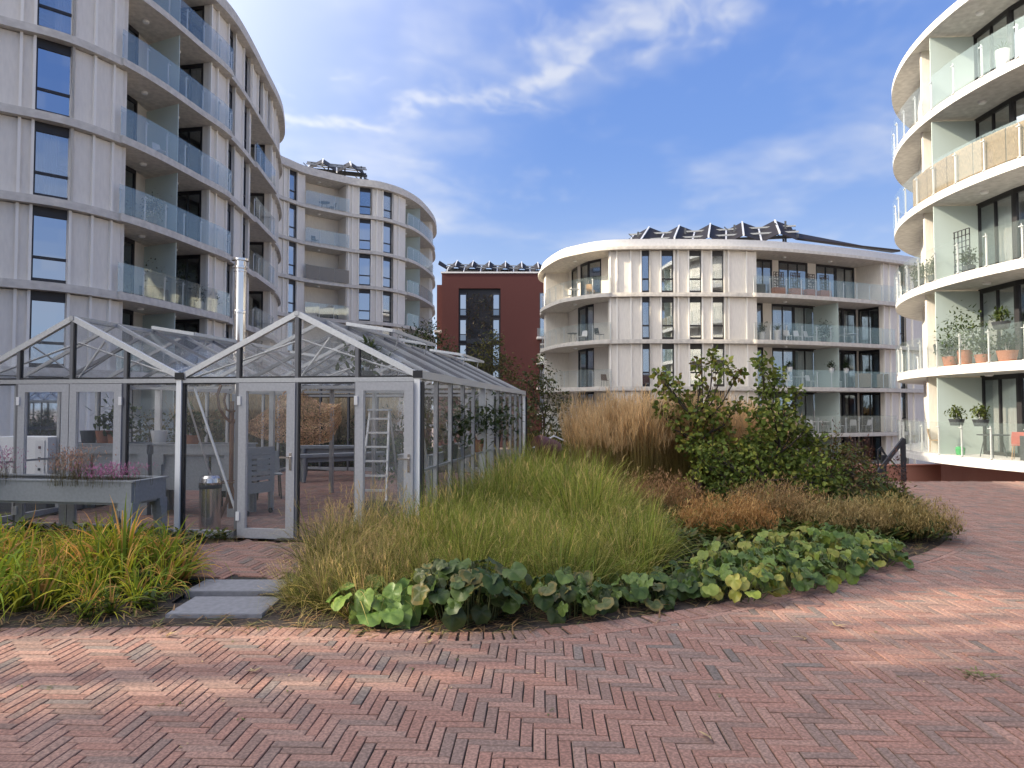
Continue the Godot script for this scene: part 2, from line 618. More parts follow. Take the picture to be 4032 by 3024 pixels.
const B2_PLAN := [Vector2(-19, 51.78), Vector2(-17.6, 54.18), Vector2(-16.6, 56.08), Vector2(-15, 57.68), Vector2(-13.2, 59.13), Vector2(-11.2, 60.13), Vector2(-9.5, 62.38), Vector2(-8.4, 66.18), Vector2(-7.95, 72.58), Vector2(-9.2, 78.58), Vector2(-14, 81.58), Vector2(-24, 75.58), Vector2(-27, 63.58), Vector2(-24, 53.58)]
const CENTRE_PLAN := [Vector2(2.2, 52.72), Vector2(3.1, 48.52), Vector2(4.2, 46.72), Vector2(6.4, 45.12), Vector2(11.1, 44.92), Vector2(15.35, 45.17), Vector2(19.9, 46.42), Vector2(26.6, 49.22), Vector2(31, 52.02), Vector2(33, 56.22), Vector2(31.5, 60.72), Vector2(25, 63.22), Vector2(13, 62.72), Vector2(5.5, 60.22), Vector2(2.6, 56.72)]
const LEFT_PLAN := [Vector2(-30, 5.87), Vector2(-26.4, 7.27), Vector2(-25.3, 10.67), Vector2(-24, 16.67), Vector2(-21, 20.97), Vector2(-19, 22.67), Vector2(-17.4, 23.82), Vector2(-15.75, 25.17), Vector2(-14.65, 27.57), Vector2(-14, 31.27), Vector2(-13.65, 34.27), Vector2(-14.1, 39.47), Vector2(-14.9, 45.17), Vector2(-17, 50.17), Vector2(-22, 51.67), Vector2(-30, 45.67), Vector2(-34, 33.67), Vector2(-38, 19.67), Vector2(-40, 12.67), Vector2(-36, 6.27)]

func build_left() -> void:
	var h := begin("apartment_building", "tall white curved block nearest on the left, wavy floor slabs and glass balconies", LEFT_PLAN, V(-24, -2.9, 28))
	h.plan.shift = 3.876
	var T := h.plan.total
	var bumps := [[31.4, 38.75], [42.9, 47.8]]
	for k in 7:
		slab(h, "floor_slab", M.concrete, level(k), 0.30, bumps if k < 6 else [[31.4, 38.75]])
		var y0 := level(k)
		var y1 := level(k + 1) - 0.30
		if k == 6:
			y1 = level(7) - 0.55
		facade(h, y0, y1, bays_auto(17.6, 26.4), M.mirror, 0.3)
		facade(h, y0, y1, [["P", 26.4, 27.05], ["P", 27.05, 28.0], ["P", 28.0, 28.38], ["W", 28.38, 29.58], ["P", 29.58, 30.34], ["P", 30.34, 31.1], ["P", 31.1, 31.5], ["P", 37.24, 37.8], ["P", 37.8, 38.9], ["W", 38.9, 39.83], ["P", 39.83, 41.25], ["W", 41.25, 42.37], ["P", 42.37, 43.0], ["P", 47.7, 48.9]], M.mirror, 0.35)
		balcony(h, 31.5, 37.24, 1.8, y0, y1, [[0.30, "g"], [0.06, "w"], [0.24, "w"], [0.36, "g"], [0.04, "w"]], [34.69], [32.9, 35.9], M.rail_glass, M.pane, 31.36, 38.9, 0.25, true)
		if k < 6:
			balcony(h, 43.0, 47.7, 1.6, y0, y1, [[0.42, "g"], [0.58, "w"]], [], [45.0], M.rail_glass, M.pane, -1.0, -1.0, 0.3, true)
		else:
			facade(h, y0, y1, [["P", 43.0, 44.3], ["W", 44.3, 45.3], ["P", 45.3, 46.3], ["W", 46.3, 47.1], ["P", 47.1, 47.7]], M.mirror, 0.3)
		facade(h, y0, y1, [["P", 48.9, 50.0], ["W", 50.0, 51.0], ["P", 51.0, 52.3], ["W", 52.3, 53.3], ["P", 53.3, 55.0]], M.mirror, 0.3)
	slab(h, "roof", M.concrete, level(7), 0.55, [], 0.15)
	prism_ring(h, "rear_wall", M.panel, 55.0, T + 17.6, 0.3, -2.9, level(7) - 0.5)
	prism_ring(h, "plinth", M.brick_wall, 17.6, 55.0, 0.35, -2.9, level(0) - 0.3)
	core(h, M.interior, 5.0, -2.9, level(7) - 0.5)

func build_sun_blockers() -> void:
	# added out of view: two blocks and a tree that shape the sun patches
	var h := begin("apartment_building", "added white block out of view at the left, put there to shade the court", [Vector2(-30, 1.7), Vector2(-27, 2.4), Vector2(-26.2, 4.2), Vector2(-27, 6.4), Vector2(-33, 7.6), Vector2(-37, 5), Vector2(-36, 2.2)], V(-31, -2.9, 4.6))
	for k in 8:
		slab(h, "floor_slab", M.concrete, level(k), 0.3, [])
	prism_ring(h, "rear_wall", M.panel, 0.0, h.plan.total, 0.3, -2.9, level(7) - 0.3)
	h = begin("apartment_building", "added tall white block out of view at the far left, leaves a slit for the sun", [Vector2(-26, -13), Vector2(-24.3, -10), Vector2(-23.6, -5), Vector2(-24.4, -0.1), Vector2(-29, 0.15), Vector2(-35, -1.0), Vector2(-37, -6), Vector2(-35, -12), Vector2(-30, -14)], V(-30, -2.9, -7))  # added block, its near end set to leave a narrow sunbeam
	for k in 8:
		slab(h, "floor_slab", M.concrete, level(k), 0.3, [])
	prism_ring(h, "rear_wall", M.panel, 0.0, h.plan.total, 0.3, -2.9, level(7) - 0.3)
	tree("added_poplar", "added unseen tree in the gap between the two blocks, breaks the sun beam into patches", "tree", V(-22, -0.1, 1.82), 0.14, [[-22, 3.0, 1.8, 1.1], [-22, 5.0, 1.8, 1.2], [-22, 7.0, 1.8, 1.2], [-22, 8.6, 1.8, 1.1], [-22, 9.6, 1.8, 0.75], [-22, 13.4, 2.4, 0.62], [-22, 13.4, 1.8, 0.65], [-22, 13.4, 1.2, 0.62], [-22, 16.5, 2.3, 0.85], [-22, 16.5, 1.3, 0.85], [-22, 17.8, 2.2, 0.9], [-22, 17.8, 1.4, 0.9], [-22, 19.0, 1.8, 1.1], [-22, 20.2, 1.8, 1.1], [-22, 21.5, 1.8, 0.9]], 0.17, 800.0, [lin(0.05, 0.08, 0.02)], 515, 0.8)  # added tree: crown tiers and gaps split the sunbeam

func build_far_left() -> void:
	var h := begin("apartment_building", "white curved block behind the tall left one, with a hollow bend of balconies", B2_PLAN, V(-17, -2.9, 68))
	for k in 7:
		slab(h, "floor_slab", M.concrete, level(k), 0.28, [[15.2, 24.0]])
		var y0 := level(k)
		var y1 := level(k + 1) - (0.28 if k < 6 else 0.6)
		facade(h, y0, y1, [["P", 0.4, 1.6], ["P", 1.6, 2.6], ["P", 2.6, 3.2], ["P", 3.2, 3.72], ["W", 3.72, 4.68], ["P", 4.68, 5.3], ["P", 9.2, 9.55], ["P", 9.55, 10.06], ["W", 10.06, 11.13], ["P", 11.13, 11.65], ["P", 11.65, 12.26], ["W", 12.26, 13.4], ["P", 13.4, 14.16], ["P", 14.16, 15.25], ["P", 23.4, 24.4], ["P", 24.4, 25.6]], M.mirror, 0.3)
		balcony(h, 5.3, 9.2, 1.7, y0, y1, [[0.15, "g"], [0.85, "w"]], [], [7.0], M.reed_grey if k == 4 else M.rail_glass, M.pane)
		balcony(h, 15.25, 23.4, 1.7, y0, y1, [[0.3, "w"], [0.25, "g"], [0.2, "w"], [0.25, "g"]], [18.3], [17.0, 20.0], M.rail_glass, M.pane)
	slab(h, "roof", M.concrete, level(7), 0.6, [], 0.12)
	prism_ring(h, "rear_wall", M.panel, 25.6, h.plan.total + 0.4, 0.3, -2.9, level(7) - 0.5)
	prism_ring(h, "plinth", M.brick_wall, 0.4, 25.6, 0.35, -2.9, level(0) - 0.28)
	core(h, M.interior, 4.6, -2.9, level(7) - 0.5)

func build_centre() -> void:
	var h := begin("apartment_building", "wide white four-storey block across the middle with a rounded left corner", CENTRE_PLAN, V(17, -2.9, 54))
	for k in range(-1, 4):
		if k >= 0:
			slab(h, "floor_slab", M.concrete, level(k), 0.26, [[0.02, 9.1], [18.3, 30.2]])
		var y0 := level(k)
		var y1 := level(k + 1) - 0.26
		facade(h, y0, y1, [["P", 9.06, 9.5], ["P", 9.5, 10.41], ["P", 10.41, 11.07], ["W", 11.07, 11.65], ["P", 11.65, 12.34], ["W", 12.34, 13.2], ["P", 13.2, 13.45], ["P", 13.45, 14.12], ["W", 14.12, 15.0], ["P", 15.0, 15.6], ["W", 15.6, 16.45], ["P", 16.45, 16.72], ["P", 16.72, 17.95], ["P", 17.95, 18.55], ["P", 29.42, 30.1], ["P", 30.1, 31.0], ["W", 31.0, 31.8], ["P", 31.8, 32.6], ["P", 32.6, 33.6]], M.pane_coated, 0.5)
		if k == 3:
			balcony(h, 0.0, 9.06, 1.7, y0, y1, [[0.16, "w"], [0.17, "g"], [0.07, "w"], [0.37, "g"], [0.23, "w"]], [], [5.0], M.rail_clear, M.pane, 0.05, 9.15, 0.35)
			balcony(h, 18.55, 29.42, 2.0, y0, y1, [[0.11, "w"], [0.15, "g"], [0.05, "w"], [0.24, "g"], [0.07, "w"], [0.35, "g"], [0.03, "w"]], [], [21.5, 25.5], M.rail_clear, M.pane, 18.3, 30.2, 0.6)
		else:
			balcony(h, 0.0, 9.06, 1.7, y0, y1, [[0.34, "w"], [0.36, "g"], [0.30, "w"]], [], [5.0], M.rail_clear, M.pane, 0.05, 9.15, 0.3)
			balcony(h, 18.55, 29.42, 2.0, y0, y1, [[0.11, "w"], [0.07, "g"], [0.07, "w"], [0.36, "g"], [0.12, "w"], [0.25, "g"], [0.02, "w"]], [25.0], [21.5, 25.9], M.rail_clear, M.pane, 18.3, 30.2, 0.6, true)
	slab(h, "roof", M.concrete, 12.10, 0.21, [], 0.14)
	slab(h, "roof_edge", M.fascia, 12.58, 0.48, [], -0.10, false)
	prism_ring(h, "rear_wall", M.panel, 33.6, h.plan.total, 0.3, -2.9, 12.2)
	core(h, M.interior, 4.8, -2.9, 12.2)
	# dark vent cowl on the rounded corner
	var b := MB.new()
	b.lathe([[0.42, 0.0], [0.42, 0.25], [0.34, 0.5], [0.18, 0.66], [0.0, 0.7]], 18)
	put(h, "roof_vent", b.mesh(), M.frame, Transform3D(Basis(), V(4.6, 12.58, 50.3)))

func build_right() -> void:
	var ctrl := []
	for i in 40:
		var a := TAU * i / 40.0
		ctrl.append(Vector2(26.6 + 12.0 * cos(a), 23.85 + 12.0 * sin(a)))
	var h := begin("apartment_building", "round white block on the right with sunlit overhanging slabs and glass balconies", ctrl, V(26.6, -2.9, 23.85))
	var r := h.plan.total / 360.0
	for k in 6:
		slab(h, "floor_slab" if k < 5 else "roof", M.concrete_bright, level(k), 0.30, [], 0.0)
		if k == 5:
			break
		var y0 := level(k)
		var y1 := level(k + 1) - 0.30
		seg(h, "wall_panel", M.panel, 128 * r, 166 * r, 0.95, y0, y1, 0.15)
		window(h, 166.1 * r, 170.2 * r, 1.15, y0, y1, M.pane, "door", 0.2)
		balcony(h, 170.3 * r, 246 * r, 1.3, y0, y1, [[0.075, "w"], [0.26, "g"], [0.07, "w"], [0.25, "g"], [0.1, "w"], [0.245, "g"]], [176.3 * r], [173 * r, 184 * r, 200 * r], M.rail_clear, M.pane, 130.0 * r, 248.0 * r, 0.75)
	slab(h, "roof_edge", M.fascia, level(5) + 0.22, 0.22, [], -0.35, false)
	prism_ring(h, "rear_wall", M.panel, 246 * r, 488 * r, 0.95, -2.9, level(5) - 0.3)
	prism_ring(h, "plinth", M.brick_sun_tinted, 90 * r, 300 * r, 1.5, -2.9, level(0) - 0.3)
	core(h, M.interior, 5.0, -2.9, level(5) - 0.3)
	# a reed screen tied behind the glass of the fourth balcony
	for i in 8:
		seg(h, "reed_screen", M.reed, (168.5 + i * 6.0) * r, (168.5 + i * 6.0 + 5.85) * r, 0.12, level(3) + 0.06, level(3) + 1.10, 0.02)
	h.root.set_meta("label", "round white block on the right with sunlit overhanging slabs and a reed screen")

func build_brick() -> void:
	var h := thing("brick_building", "dark red brick block closing the gap between the white buildings", "apartment building", V(-1, -2.9, 92))
	var z := 6.0
	# local: x from -7.9 to 12, front face at z = 6
	var top := 21.2
	var rx0 := -5.5
	var rx1 := -0.40
	var ry0 := 6.5
	var ry1 := 19.35
	bx(h, "wall", M.brick_dark, -7.55, rx0, 0, top, -8, z)
	bx(h, "wall", M.brick_dark, rx1, 5.2, 0, top, -8, z)
	bx(h, "wall", M.brick_dark, rx0, rx1, ry1, top, -8, z)
	bx(h, "wall", M.brick_dark, rx0, rx1, 0, ry0, -8, z)
	bx(h, "roof_edge", M.fascia, -7.65, 5.3, top, top + 0.18, -8.1, z + 0.1)
	bx(h, "wall", M.brick_dark, -8.4, -7.55, 0, top - 1.0, -8, z - 2.4)
	bx(h, "recess", M.frame, rx0, rx1, ry0, ry1, z - 1.2, z - 0.5)
	for k in 4:
		var y := ry0 + 0.2 + 3.1 * k
		for x in [rx0 + 0.08, rx1 - 0.98]:
			bx(h, "window", M.frame_grey, x, x + 0.9, y, y + 2.8, z - 0.5, z - 0.38)
			bx(h, "pane", M.mirror, x + 0.12, x + 0.78, y + 0.9, y + 2.6, z - 0.38, z - 0.36)
			bx(h, "pane", M.mirror_dim, x + 0.12, x + 0.78, y + 0.12, y + 0.8, z - 0.38, z - 0.36)
	bx(h, "spandrel", M.frame_grey, rx0 + 0.98, rx1 - 0.98, 12.6, 13.3, z - 0.5, z - 0.3)
	var b := MB.new()
	rng.seed = 77
	for i in 26:
		var x := lerpf(rx0 + 1.1, rx1 - 1.1, i / 25.0)
		b.abox(x - 0.03, x + 0.03, 13.3, 14.4, z - 0.34, z - 0.30)
	mi(h, "railing", b.mesh(), M.frame_grey)
	b = MB.new()
	for i in 1500:
		var x := rng.randf_range(rx0 + 0.95, rx1 - 0.95)
		var y := rng.randf_range(7.0, 18.7)
		if rng.randf() > 0.35 + 0.65 * absf(sin(y * 1.3 + x)):
			continue
		b.ribbon(Vector3(x, y, z - rng.randf_range(0.15, 0.45)), Vector3(rng.randf_range(-1, 1), rng.randf_range(-1, 0.6), rng.randf_range(0, 0.7)), rng.randf_range(0.15, 0.4), 0.14, 1.0, 2, lin(0.06, 0.05, 0.03), lin(0.12, 0.07, 0.03) if rng.randf() < 0.6 else lin(0.05, 0.08, 0.03))
	mi(h, "climbing_vine", b.mesh(), M.leaf)
	# windows and small balconies at the right end
	for k in 5:
		var y := 4.3 + 3.05 * k
		bx(h, "window", M.frame_grey, 4.35, 5.2, y, y + 2.3, z, z + 0.06)
		bx(h, "pane", M.mirror, 4.45, 5.1, y + 0.1, y + 2.2, z + 0.06, z + 0.08)
		if k < 4:
			bx(h, "balcony_slab", M.fascia, 4.0, 6.6, y - 0.35, y - 0.12, z - 0.2, z + 1.3)
			bx(h, "balcony_glass", M.rail_clear, 4.02, 6.5, y - 0.1, y + 0.9, z + 1.25, z + 1.27)
	for k in 3:
		bx(h, "balcony_slab", M.fascia, -8.6, -7.6, 8.0 + 3.05 * k, 8.25 + 3.05 * k, z - 2.3, z - 0.8)

func build_behind() -> void:
	# what the greenhouse panes mirror: a brick block across the court behind the viewer
	var h := thing("brick_building", "plain brick block across the court, seen only as a reflection in the glass", "apartment building", V(6, -0.05, -34))
	bx(h, "wall", M.brick_wall, -24, 22, 0, 7.8, 0, 10)
	bx(h, "roof_edge", M.fascia, -24.1, 22.1, 7.8, 8.0, -0.1, 10.1)
	for k in 2:
		for i in 11:
			bx(h, "window", M.mirror_dim, -22.5 + 4.1 * i, -21.0 + 4.1 * i, 0.9 + 3.5 * k, 2.9 + 3.5 * k, -0.06, -0.02)

func pv_roof(called: String, label: String, at: Vector3, turn: float, units: int, w: float, deep: float, rise: float, low: float, wing_l: float, wing_r: float) -> void:
	# a folded canopy of solar panels on steel posts: ridges run front to back
	var o := thing(called, label, "solar canopy", at, turn)
	for i in units:
		var x := i * w
		var dy := -0.05 * i
		for sg in [0, 1]:
			var b := MB.new()
			var xa := x + (0.0 if sg == 0 else w / 2)
			var ya := (low if sg == 0 else low + rise) + dy
			var yb := (low + rise if sg == 0 else low) + dy
			var p := [Vector3(xa + 0.03, ya - deep * 0.42, 0), Vector3(xa + w / 2 - 0.03, yb - deep * 0.42, 0), Vector3(xa + w / 2 - 0.03, yb, -deep), Vector3(xa + 0.03, ya, -deep)]
			b.quadn(p[0], p[1], p[2], p[3], Vector3.UP)
			var dn := []
			for q in p:
				dn.append(q - Vector3(0, 0.06, 0))
			b.quadn(dn[0], dn[1], dn[2], dn[3], Vector3.DOWN)
			for k in 4:
				b.quad(p[k], p[(k + 1) % 4], dn[(k + 1) % 4], dn[k])
			mi(o, "solar_panel", b.mesh(), M.solar)
		for q in [[x, low + dy], [x + w / 2, low + rise + dy]]:
			bar(o, "rafter", M.galv, Vector3(q[0], q[1] - deep * 0.42 + 0.0, 0.05), Vector3(q[0], q[1] + 0.0, -deep), 0.12, 0.16)
		bar(o, "gable_strut", M.galv, Vector3(x, low + dy - 0.1, -deep), Vector3(x + w, low + dy - 0.1, -deep), 0.06, 0.09)
	var L := units * w
	for f in [0.30, 0.74]:
		bar(o, "purlin", M.galv_dull, Vector3(-0.2, low + rise * 0.55 - deep * 0.42 * (1.0 - f), -deep * f), Vector3(L + 0.2, low + rise * 0.55 - deep * 0.42 * (1.0 - f) - 0.05 * units, -deep * f), 0.10, 0.12)
	for z in [-deep * 0.97, -deep * 0.55]:
		bar(o, "beam", M.frame_grey, Vector3(-0.3, low - 0.42 + (0.0 if z < -deep * 0.8 else -deep * 0.17), z), Vector3(L + 0.3, low - 0.42 - 0.05 * units + (0.0 if z < -deep * 0.8 else -deep * 0.17), z), 0.14, 0.24)
		for i in 4:
			var x := L * (0.05 + 0.3 * i)
			bar(o, "post", M.frame_grey, Vector3(x, -0.5, z), Vector3(x, low - 0.4, z), 0.14, 0.14)
			bar(o, "brace", M.frame_grey, Vector3(x - 0.75, low - 0.5, z), Vector3(x, low - 1.25, z), 0.07, 0.07)
	for e in [[-1.0, wing_l], [1.0, wing_r]]:
		if e[1] <= 0.0:
			continue
		var x0: float = -0.05 if e[0] < 0 else L + 0.05
		var hi: float = low - 0.1 if e[0] < 0 else low * 0.82
		var b := MB.new()
		var x1: float = x0 + e[0] * e[1]
		var p := [Vector3(x0, hi - deep * 0.20, -deep * 0.5), Vector3(x1, 0.6 if e[0] > 0 else 1.5, -deep * 0.5), Vector3(x1, 1.1 if e[0] > 0 else 2.2, -deep), Vector3(x0, hi, -deep)]
		b.quadn(p[0], p[1], p[2], p[3], Vector3.UP)
		var dn := []
		for q in p:
			dn.append(q - Vector3(0, 0.14, 0))
		b.quadn(dn[0], dn[1], dn[2], dn[3], Vector3.DOWN)
		for k in 4:
			b.quad(p[k], p[(k + 1) % 4], dn[(k + 1) % 4], dn[k])
		mi(o, "sloping_wing", b.mesh(), M.solar)

# ---------------------------------------------------------------- greenhouse
func pane_poly(parent: Node, called: String, pts: Array, mt: Material) -> MeshInstance3D:
	# a thin glass plate with the given corners (all in one plane)
	var b := MB.new()
	var m: Vector3 = (pts[2] - pts[0]).cross(pts[1] - pts[0]).normalized() * 0.002
	for i in range(1, pts.size() - 1):
		b.tri(pts[0] + m, pts[i] + m, pts[i + 1] + m)
		b.tri(pts[0] - m, pts[i + 1] - m, pts[i] - m)
	return mi(parent, called, b.mesh(), mt)

func door_leaf(g: Node3D, x0: float, x1: float, y0: float, y1: float, z: float, handle_right: bool) -> void:
	var b := MB.new()
	var f := 0.105
	b.abox(x0, x0 + f, y0, y1, z - 0.025, z + 0.025)
	b.abox(x1 - f, x1, y0, y1, z - 0.025, z + 0.025)
	b.abox(x0 + f, x1 - f, y1 - f, y1, z - 0.024, z + 0.024)
	b.abox(x0 + f, x1 - f, y0, y0 + f * 1.15, z - 0.024, z + 0.024)
	for q in [[x0 + f, x0 + f + 0.012], [x1 - f - 0.012, x1 - f]]:
		b.abox(q[0], q[1], y0 + f * 1.15, y1 - f, z - 0.014, z + 0.014)
	var d := mi(g, "door", b.mesh(), M.alu_grey)
	bx(d, "pane", M.clear, x0 + f, x1 - f, y0 + f, y1 - f, z - 0.003, z + 0.003)
	var hx := x1 - 0.05 if handle_right else x0 + 0.05
	b = MB.new()
	b.abox(hx - 0.016, hx + 0.016, y0 + 0.86, y0 + 1.08, z + 0.025, z + 0.034)
	b.abox(hx - 0.012, hx + 0.012, y0 + 1.01, y0 + 1.034, z + 0.034, z + 0.075)
	var e := -0.13 if handle_right else 0.13
	b.abox(minf(hx, hx + e), maxf(hx, hx + e), y0 + 1.012, y0 + 1.032, z + 0.06, z + 0.08)
	mi(d, "handle", b.mesh(), M.chrome)
	for y in [y0 + 0.22, y1 - 0.28]:
		var q := x0 - 0.01 if handle_right else x1 - 0.03
		bx(d, "hinge", M.white_paint, q, q + 0.045, y, y + 0.11, z + 0.025, z + 0.045)

func build_greenhouse() -> void:
	var g := thing("greenhouse", "glass greenhouse with two aluminium gables, left door pair shut and right one open", "greenhouse", V(-7.44, 0.0, 9.70), deg_to_rad(-8.67))
	var W := 3.183
	var L := 9.75
	var fy := 0.05
	var ey := 2.10
	var ry := 2.90
	var q := W / 4.0
	var nb := 12
	var sp := L / nb
	for e in 2:
		var z := 0.0 if e == 0 else -L
		bar(g, "eaves_beam", M.alu, Vector3(0, ey - 0.045, z), Vector3(2 * W, ey - 0.045, z), 0.05, 0.055)
		bar(g, "sill", M.alu_grey, Vector3(0, fy + 0.045, z), Vector3((3.9 if e == 1 else 2.0) * q + (0.0 if e == 1 else -q), fy + 0.045, z), 0.05, 0.09)
		if e == 0:
			bar(g, "sill", M.alu_grey, Vector3(3 * q, fy + 0.045, z), Vector3(5 * q, fy + 0.045, z), 0.05, 0.09)
			bar(g, "sill", M.alu_grey, Vector3(7 * q, fy + 0.045, z), Vector3(8 * q, fy + 0.045, z), 0.05, 0.09)
		for b in 2:
			var x0 := b * W
			for s in 2:
				var xa := x0 + (0.0 if s == 0 else W)
				bar(g, "gable_rafter", M.alu_light, Vector3(xa, ey, z), Vector3(x0 + W / 2, ry, z), 0.06, 0.07)
			for k in [1, 2, 3]:
				var top := ry - 0.04 if k == 2 else (ey + ry) / 2 - 0.02
				bar(g, "mullion", M.alu_dark, Vector3(x0 + k * q, fy, z), Vector3(x0 + k * q, ey - 0.075, z), 0.05, 0.05)
				bar(g, "mullion", M.alu_dark, Vector3(x0 + k * q, ey - 0.015, z), Vector3(x0 + k * q, top, z), 0.045, 0.045)
				bx(g, "gasket", M.rubber, x0 + k * q + 0.024, x0 + k * q + 0.042, fy, top, z - 0.024, z + 0.020)
			bx(g, "gasket", M.rubber, x0 + 0.05, x0 + W - 0.05, ey - 0.094, ey - 0.074, z - 0.02, z + 0.022)
			bx(g, "gasket", M.rubber, x0 + 0.05, x0 + W - 0.05, ey - 0.014, ey + 0.004, z - 0.02, z + 0.022)
			for k in 4:
				var xa := x0 + k * q + 0.022
				var xb := x0 + (k + 1) * q - 0.022
				var ha := ey + (ry - ey) * (1.0 - absf((xa - x0) - W / 2) / (W / 2)) - 0.03
				var hb := ey + (ry - ey) * (1.0 - absf((xb - x0) - W / 2) / (W / 2)) - 0.03
				var base := ey - 0.01
				if ha - base < 0.03:
					pane_poly(g, "gable_pane", [Vector3(xa, base, z), Vector3(xb, hb, z), Vector3(xb, base, z)], M.clear)
				elif hb - base < 0.03:
					pane_poly(g, "gable_pane", [Vector3(xa, base, z), Vector3(xa, ha, z), Vector3(xb, base, z)], M.clear)
				else:
					pane_poly(g, "gable_pane", [Vector3(xa, base, z), Vector3(xa, ha, z), Vector3(xb, hb, z), Vector3(xb, base, z)], M.clear)
				if e == 0 and (k == 1 or k == 2):
					continue
				if e == 1 and b == 1 and k == 2:
					continue
				bx(g, "pane", M.clear, xa, xb, fy + 0.09, ey - 0.08, z - 0.003, z + 0.003)
	door_leaf(g, q + 0.03, 2 * q - 0.005, fy + 0.01, ey - 0.08, 0.02, true)
	door_leaf(g, 2 * q + 0.005, 3 * q - 0.03, fy + 0.01, ey - 0.08, 0.02, false)
	door_leaf(g, W + q + 0.03, W + 2 * q - 0.005, fy + 0.01, ey - 0.08, 0.02, true)
	door_leaf(g, W + 3 * q + 0.02, W + 4 * q - 0.04, fy + 0.01, ey - 0.08, 0.085, true)
	door_leaf(g, W + 2 * q + 0.03, W + 3 * q - 0.03, fy + 0.01, ey - 0.08, -L + 0.04, true)
	# posts: pale face on the outside, black rubber edge behind
	for e in 2:
		var z := 0.0 if e == 0 else -L
		for x in [0.0, W, 2 * W]:
			bx(g, "post", M.post_white, x - 0.045, x + 0.025, fy, ey, z - 0.03, z + 0.045)
			bx(g, "gasket", M.rubber, x + 0.027, x + 0.065, fy, ey - 0.08, z - 0.03, z + 0.02)
			bx(g, "corner_cap", M.rubber, x - 0.06, x + 0.06, ey - 0.03, ey + 0.06, z + 0.046, z + 0.06)
	# side walls
	for x in [0.0, 2 * W]:
		bar(g, "gutter", M.alu_light, Vector3(x, ey + 0.01, 0.05), Vector3(x, ey + 0.01, -L), 0.09, 0.10)
		bar(g, "sill", M.alu_grey, Vector3(x, fy + 0.045, -0.05), Vector3(x, fy + 0.045, -L), 0.05, 0.09)
		bar(g, "rail", M.alu, Vector3(x, 0.92, -0.05), Vector3(x, 0.92, -L * 0.55), 0.03, 0.03)
		for k in range(1, nb):
			var w := 0.12 if (k == 5 or k == 6) else 0.05
			bar(g, "mullion", M.alu_light if w > 0.1 else M.alu, Vector3(x, fy, -k * sp), Vector3(x, ey - 0.04, -k * sp), w, 0.05)
			bx(g, "gasket", M.rubber, x - 0.03, x + 0.03, fy, ey - 0.04, -k * sp - w / 2 - 0.022, -k * sp - w / 2 - 0.002)
		for k in nb:
			bx(g, "pane", M.clear, x - 0.003, x + 0.003, fy + 0.09, ey - 0.04, -k * sp - 0.03, -(k + 1) * sp + 0.05)
	bar(g, "gutter", M.alu, Vector3(W, ey + 0.0, 0.03), Vector3(W, ey + 0.0, -L), 0.16, 0.05)
	for k in range(1, nb):
		if k % 3 == 0:
			bar(g, "post", M.alu, Vector3(W, fy, -k * sp), Vector3(W, ey - 0.03, -k * sp), 0.07, 0.07)
	# roof
	for b in 2:
		var x0 := b * W
		bar(g, "ridge_beam", M.alu, Vector3(x0 + W / 2, ry, 0.04), Vector3(x0 + W / 2, ry, -L), 0.06, 0.06)
		for s in [-1.0, 1.0]:
			var xe: float = x0 + W / 2 + s * W / 2
			var xr: float = x0 + W / 2 + s * 0.03
			for k in range(1, nb + 1):
				bar(g, "glazing_bar", M.alu_dark if k % 2 == 0 else M.alu, Vector3(xe, ey + 0.02, -k * sp), Vector3(xr, ry - 0.005, -k * sp), 0.035, 0.05)
			for k in nb:
				var za := -k * sp - 0.02
				var zb := -(k + 1) * sp + 0.02
				pane_poly(g, "roof_pane", [Vector3(xe, ey + 0.03, za), Vector3(xr, ry + 0.005, za), Vector3(xr, ry + 0.005, zb), Vector3(xe, ey + 0.03, zb)], M.roof_glass)
		# vents hinged at the ridge and propped open
		for r in [[1.6, 4.0], [6.3, 8.6]]:
			var u := Vector3(cos(deg_to_rad(9.0)), -sin(deg_to_rad(9.0)), 0)
			var p := Vector3(x0 + W / 2 + 0.02, ry + 0.06, 0)
			var pts := [p + Vector3(0, 0, -r[0]), p + Vector3(0, 0, -r[1]), p + u * 0.72 + Vector3(0, 0, -r[1]), p + u * 0.72 + Vector3(0, 0, -r[0])]
			var vt := pane_poly(g, "roof_vent", pts, M.roof_glass)
			for i in 4:
				bar(vt, "vent_frame", M.alu_light, pts[i], pts[(i + 1) % 4], 0.04, 0.05)
			for z in [-r[0] - 0.4, -r[1] + 0.4]:
				rod(vt, "vent_stay", M.alu, [p + u * 0.68 + Vector3(0, 0, z), p + Vector3(0.62, -0.34, z)], 0.01)
	# inner trusses and tie rods
	for b in 2:
		var x0 := b * W
		for z in [-0.12, -3.25, -6.5]:
			rod(g, "truss_rod", M.alu, [Vector3(x0 + 0.1, ey, z), Vector3(x0 + W * 0.5, ry - 0.32, z), Vector3(x0 + W - 0.1, ey, z)], 0.014)
			rod(g, "truss_rod", M.alu_dark, [Vector3(x0 + W * 0.28, ry - 0.36, z), Vector3(x0 + W * 0.5, ey + 0.02, z), Vector3(x0 + W * 0.72, ry - 0.36, z)], 0.011)
			if z < -1.0:
				bar(g, "tie_beam", M.alu, Vector3(x0 + 0.05, ey - 0.03, z), Vector3(x0 + W - 0.05, ey - 0.03, z), 0.04, 0.05)
		rod(g, "brace", M.alu_light, [Vector3(x0 + 0.12, ey - 0.12, -0.09), Vector3(x0 + q * 1.0, fy + 0.15, -0.09)], 0.017)
		rod(g, "brace", M.alu_light, [Vector3(x0 + W - 0.08, ey - 0.10, -0.15), Vector3(x0 + W - 0.1, fy + 0.25, -1.1)], 0.014)
		rod(g, "brace", M.alu_light, [Vector3(x0 + W * 0.62, ry - 0.3, -0.12), Vector3(x0 + W * 0.50, ey, -0.12)], 0.016)

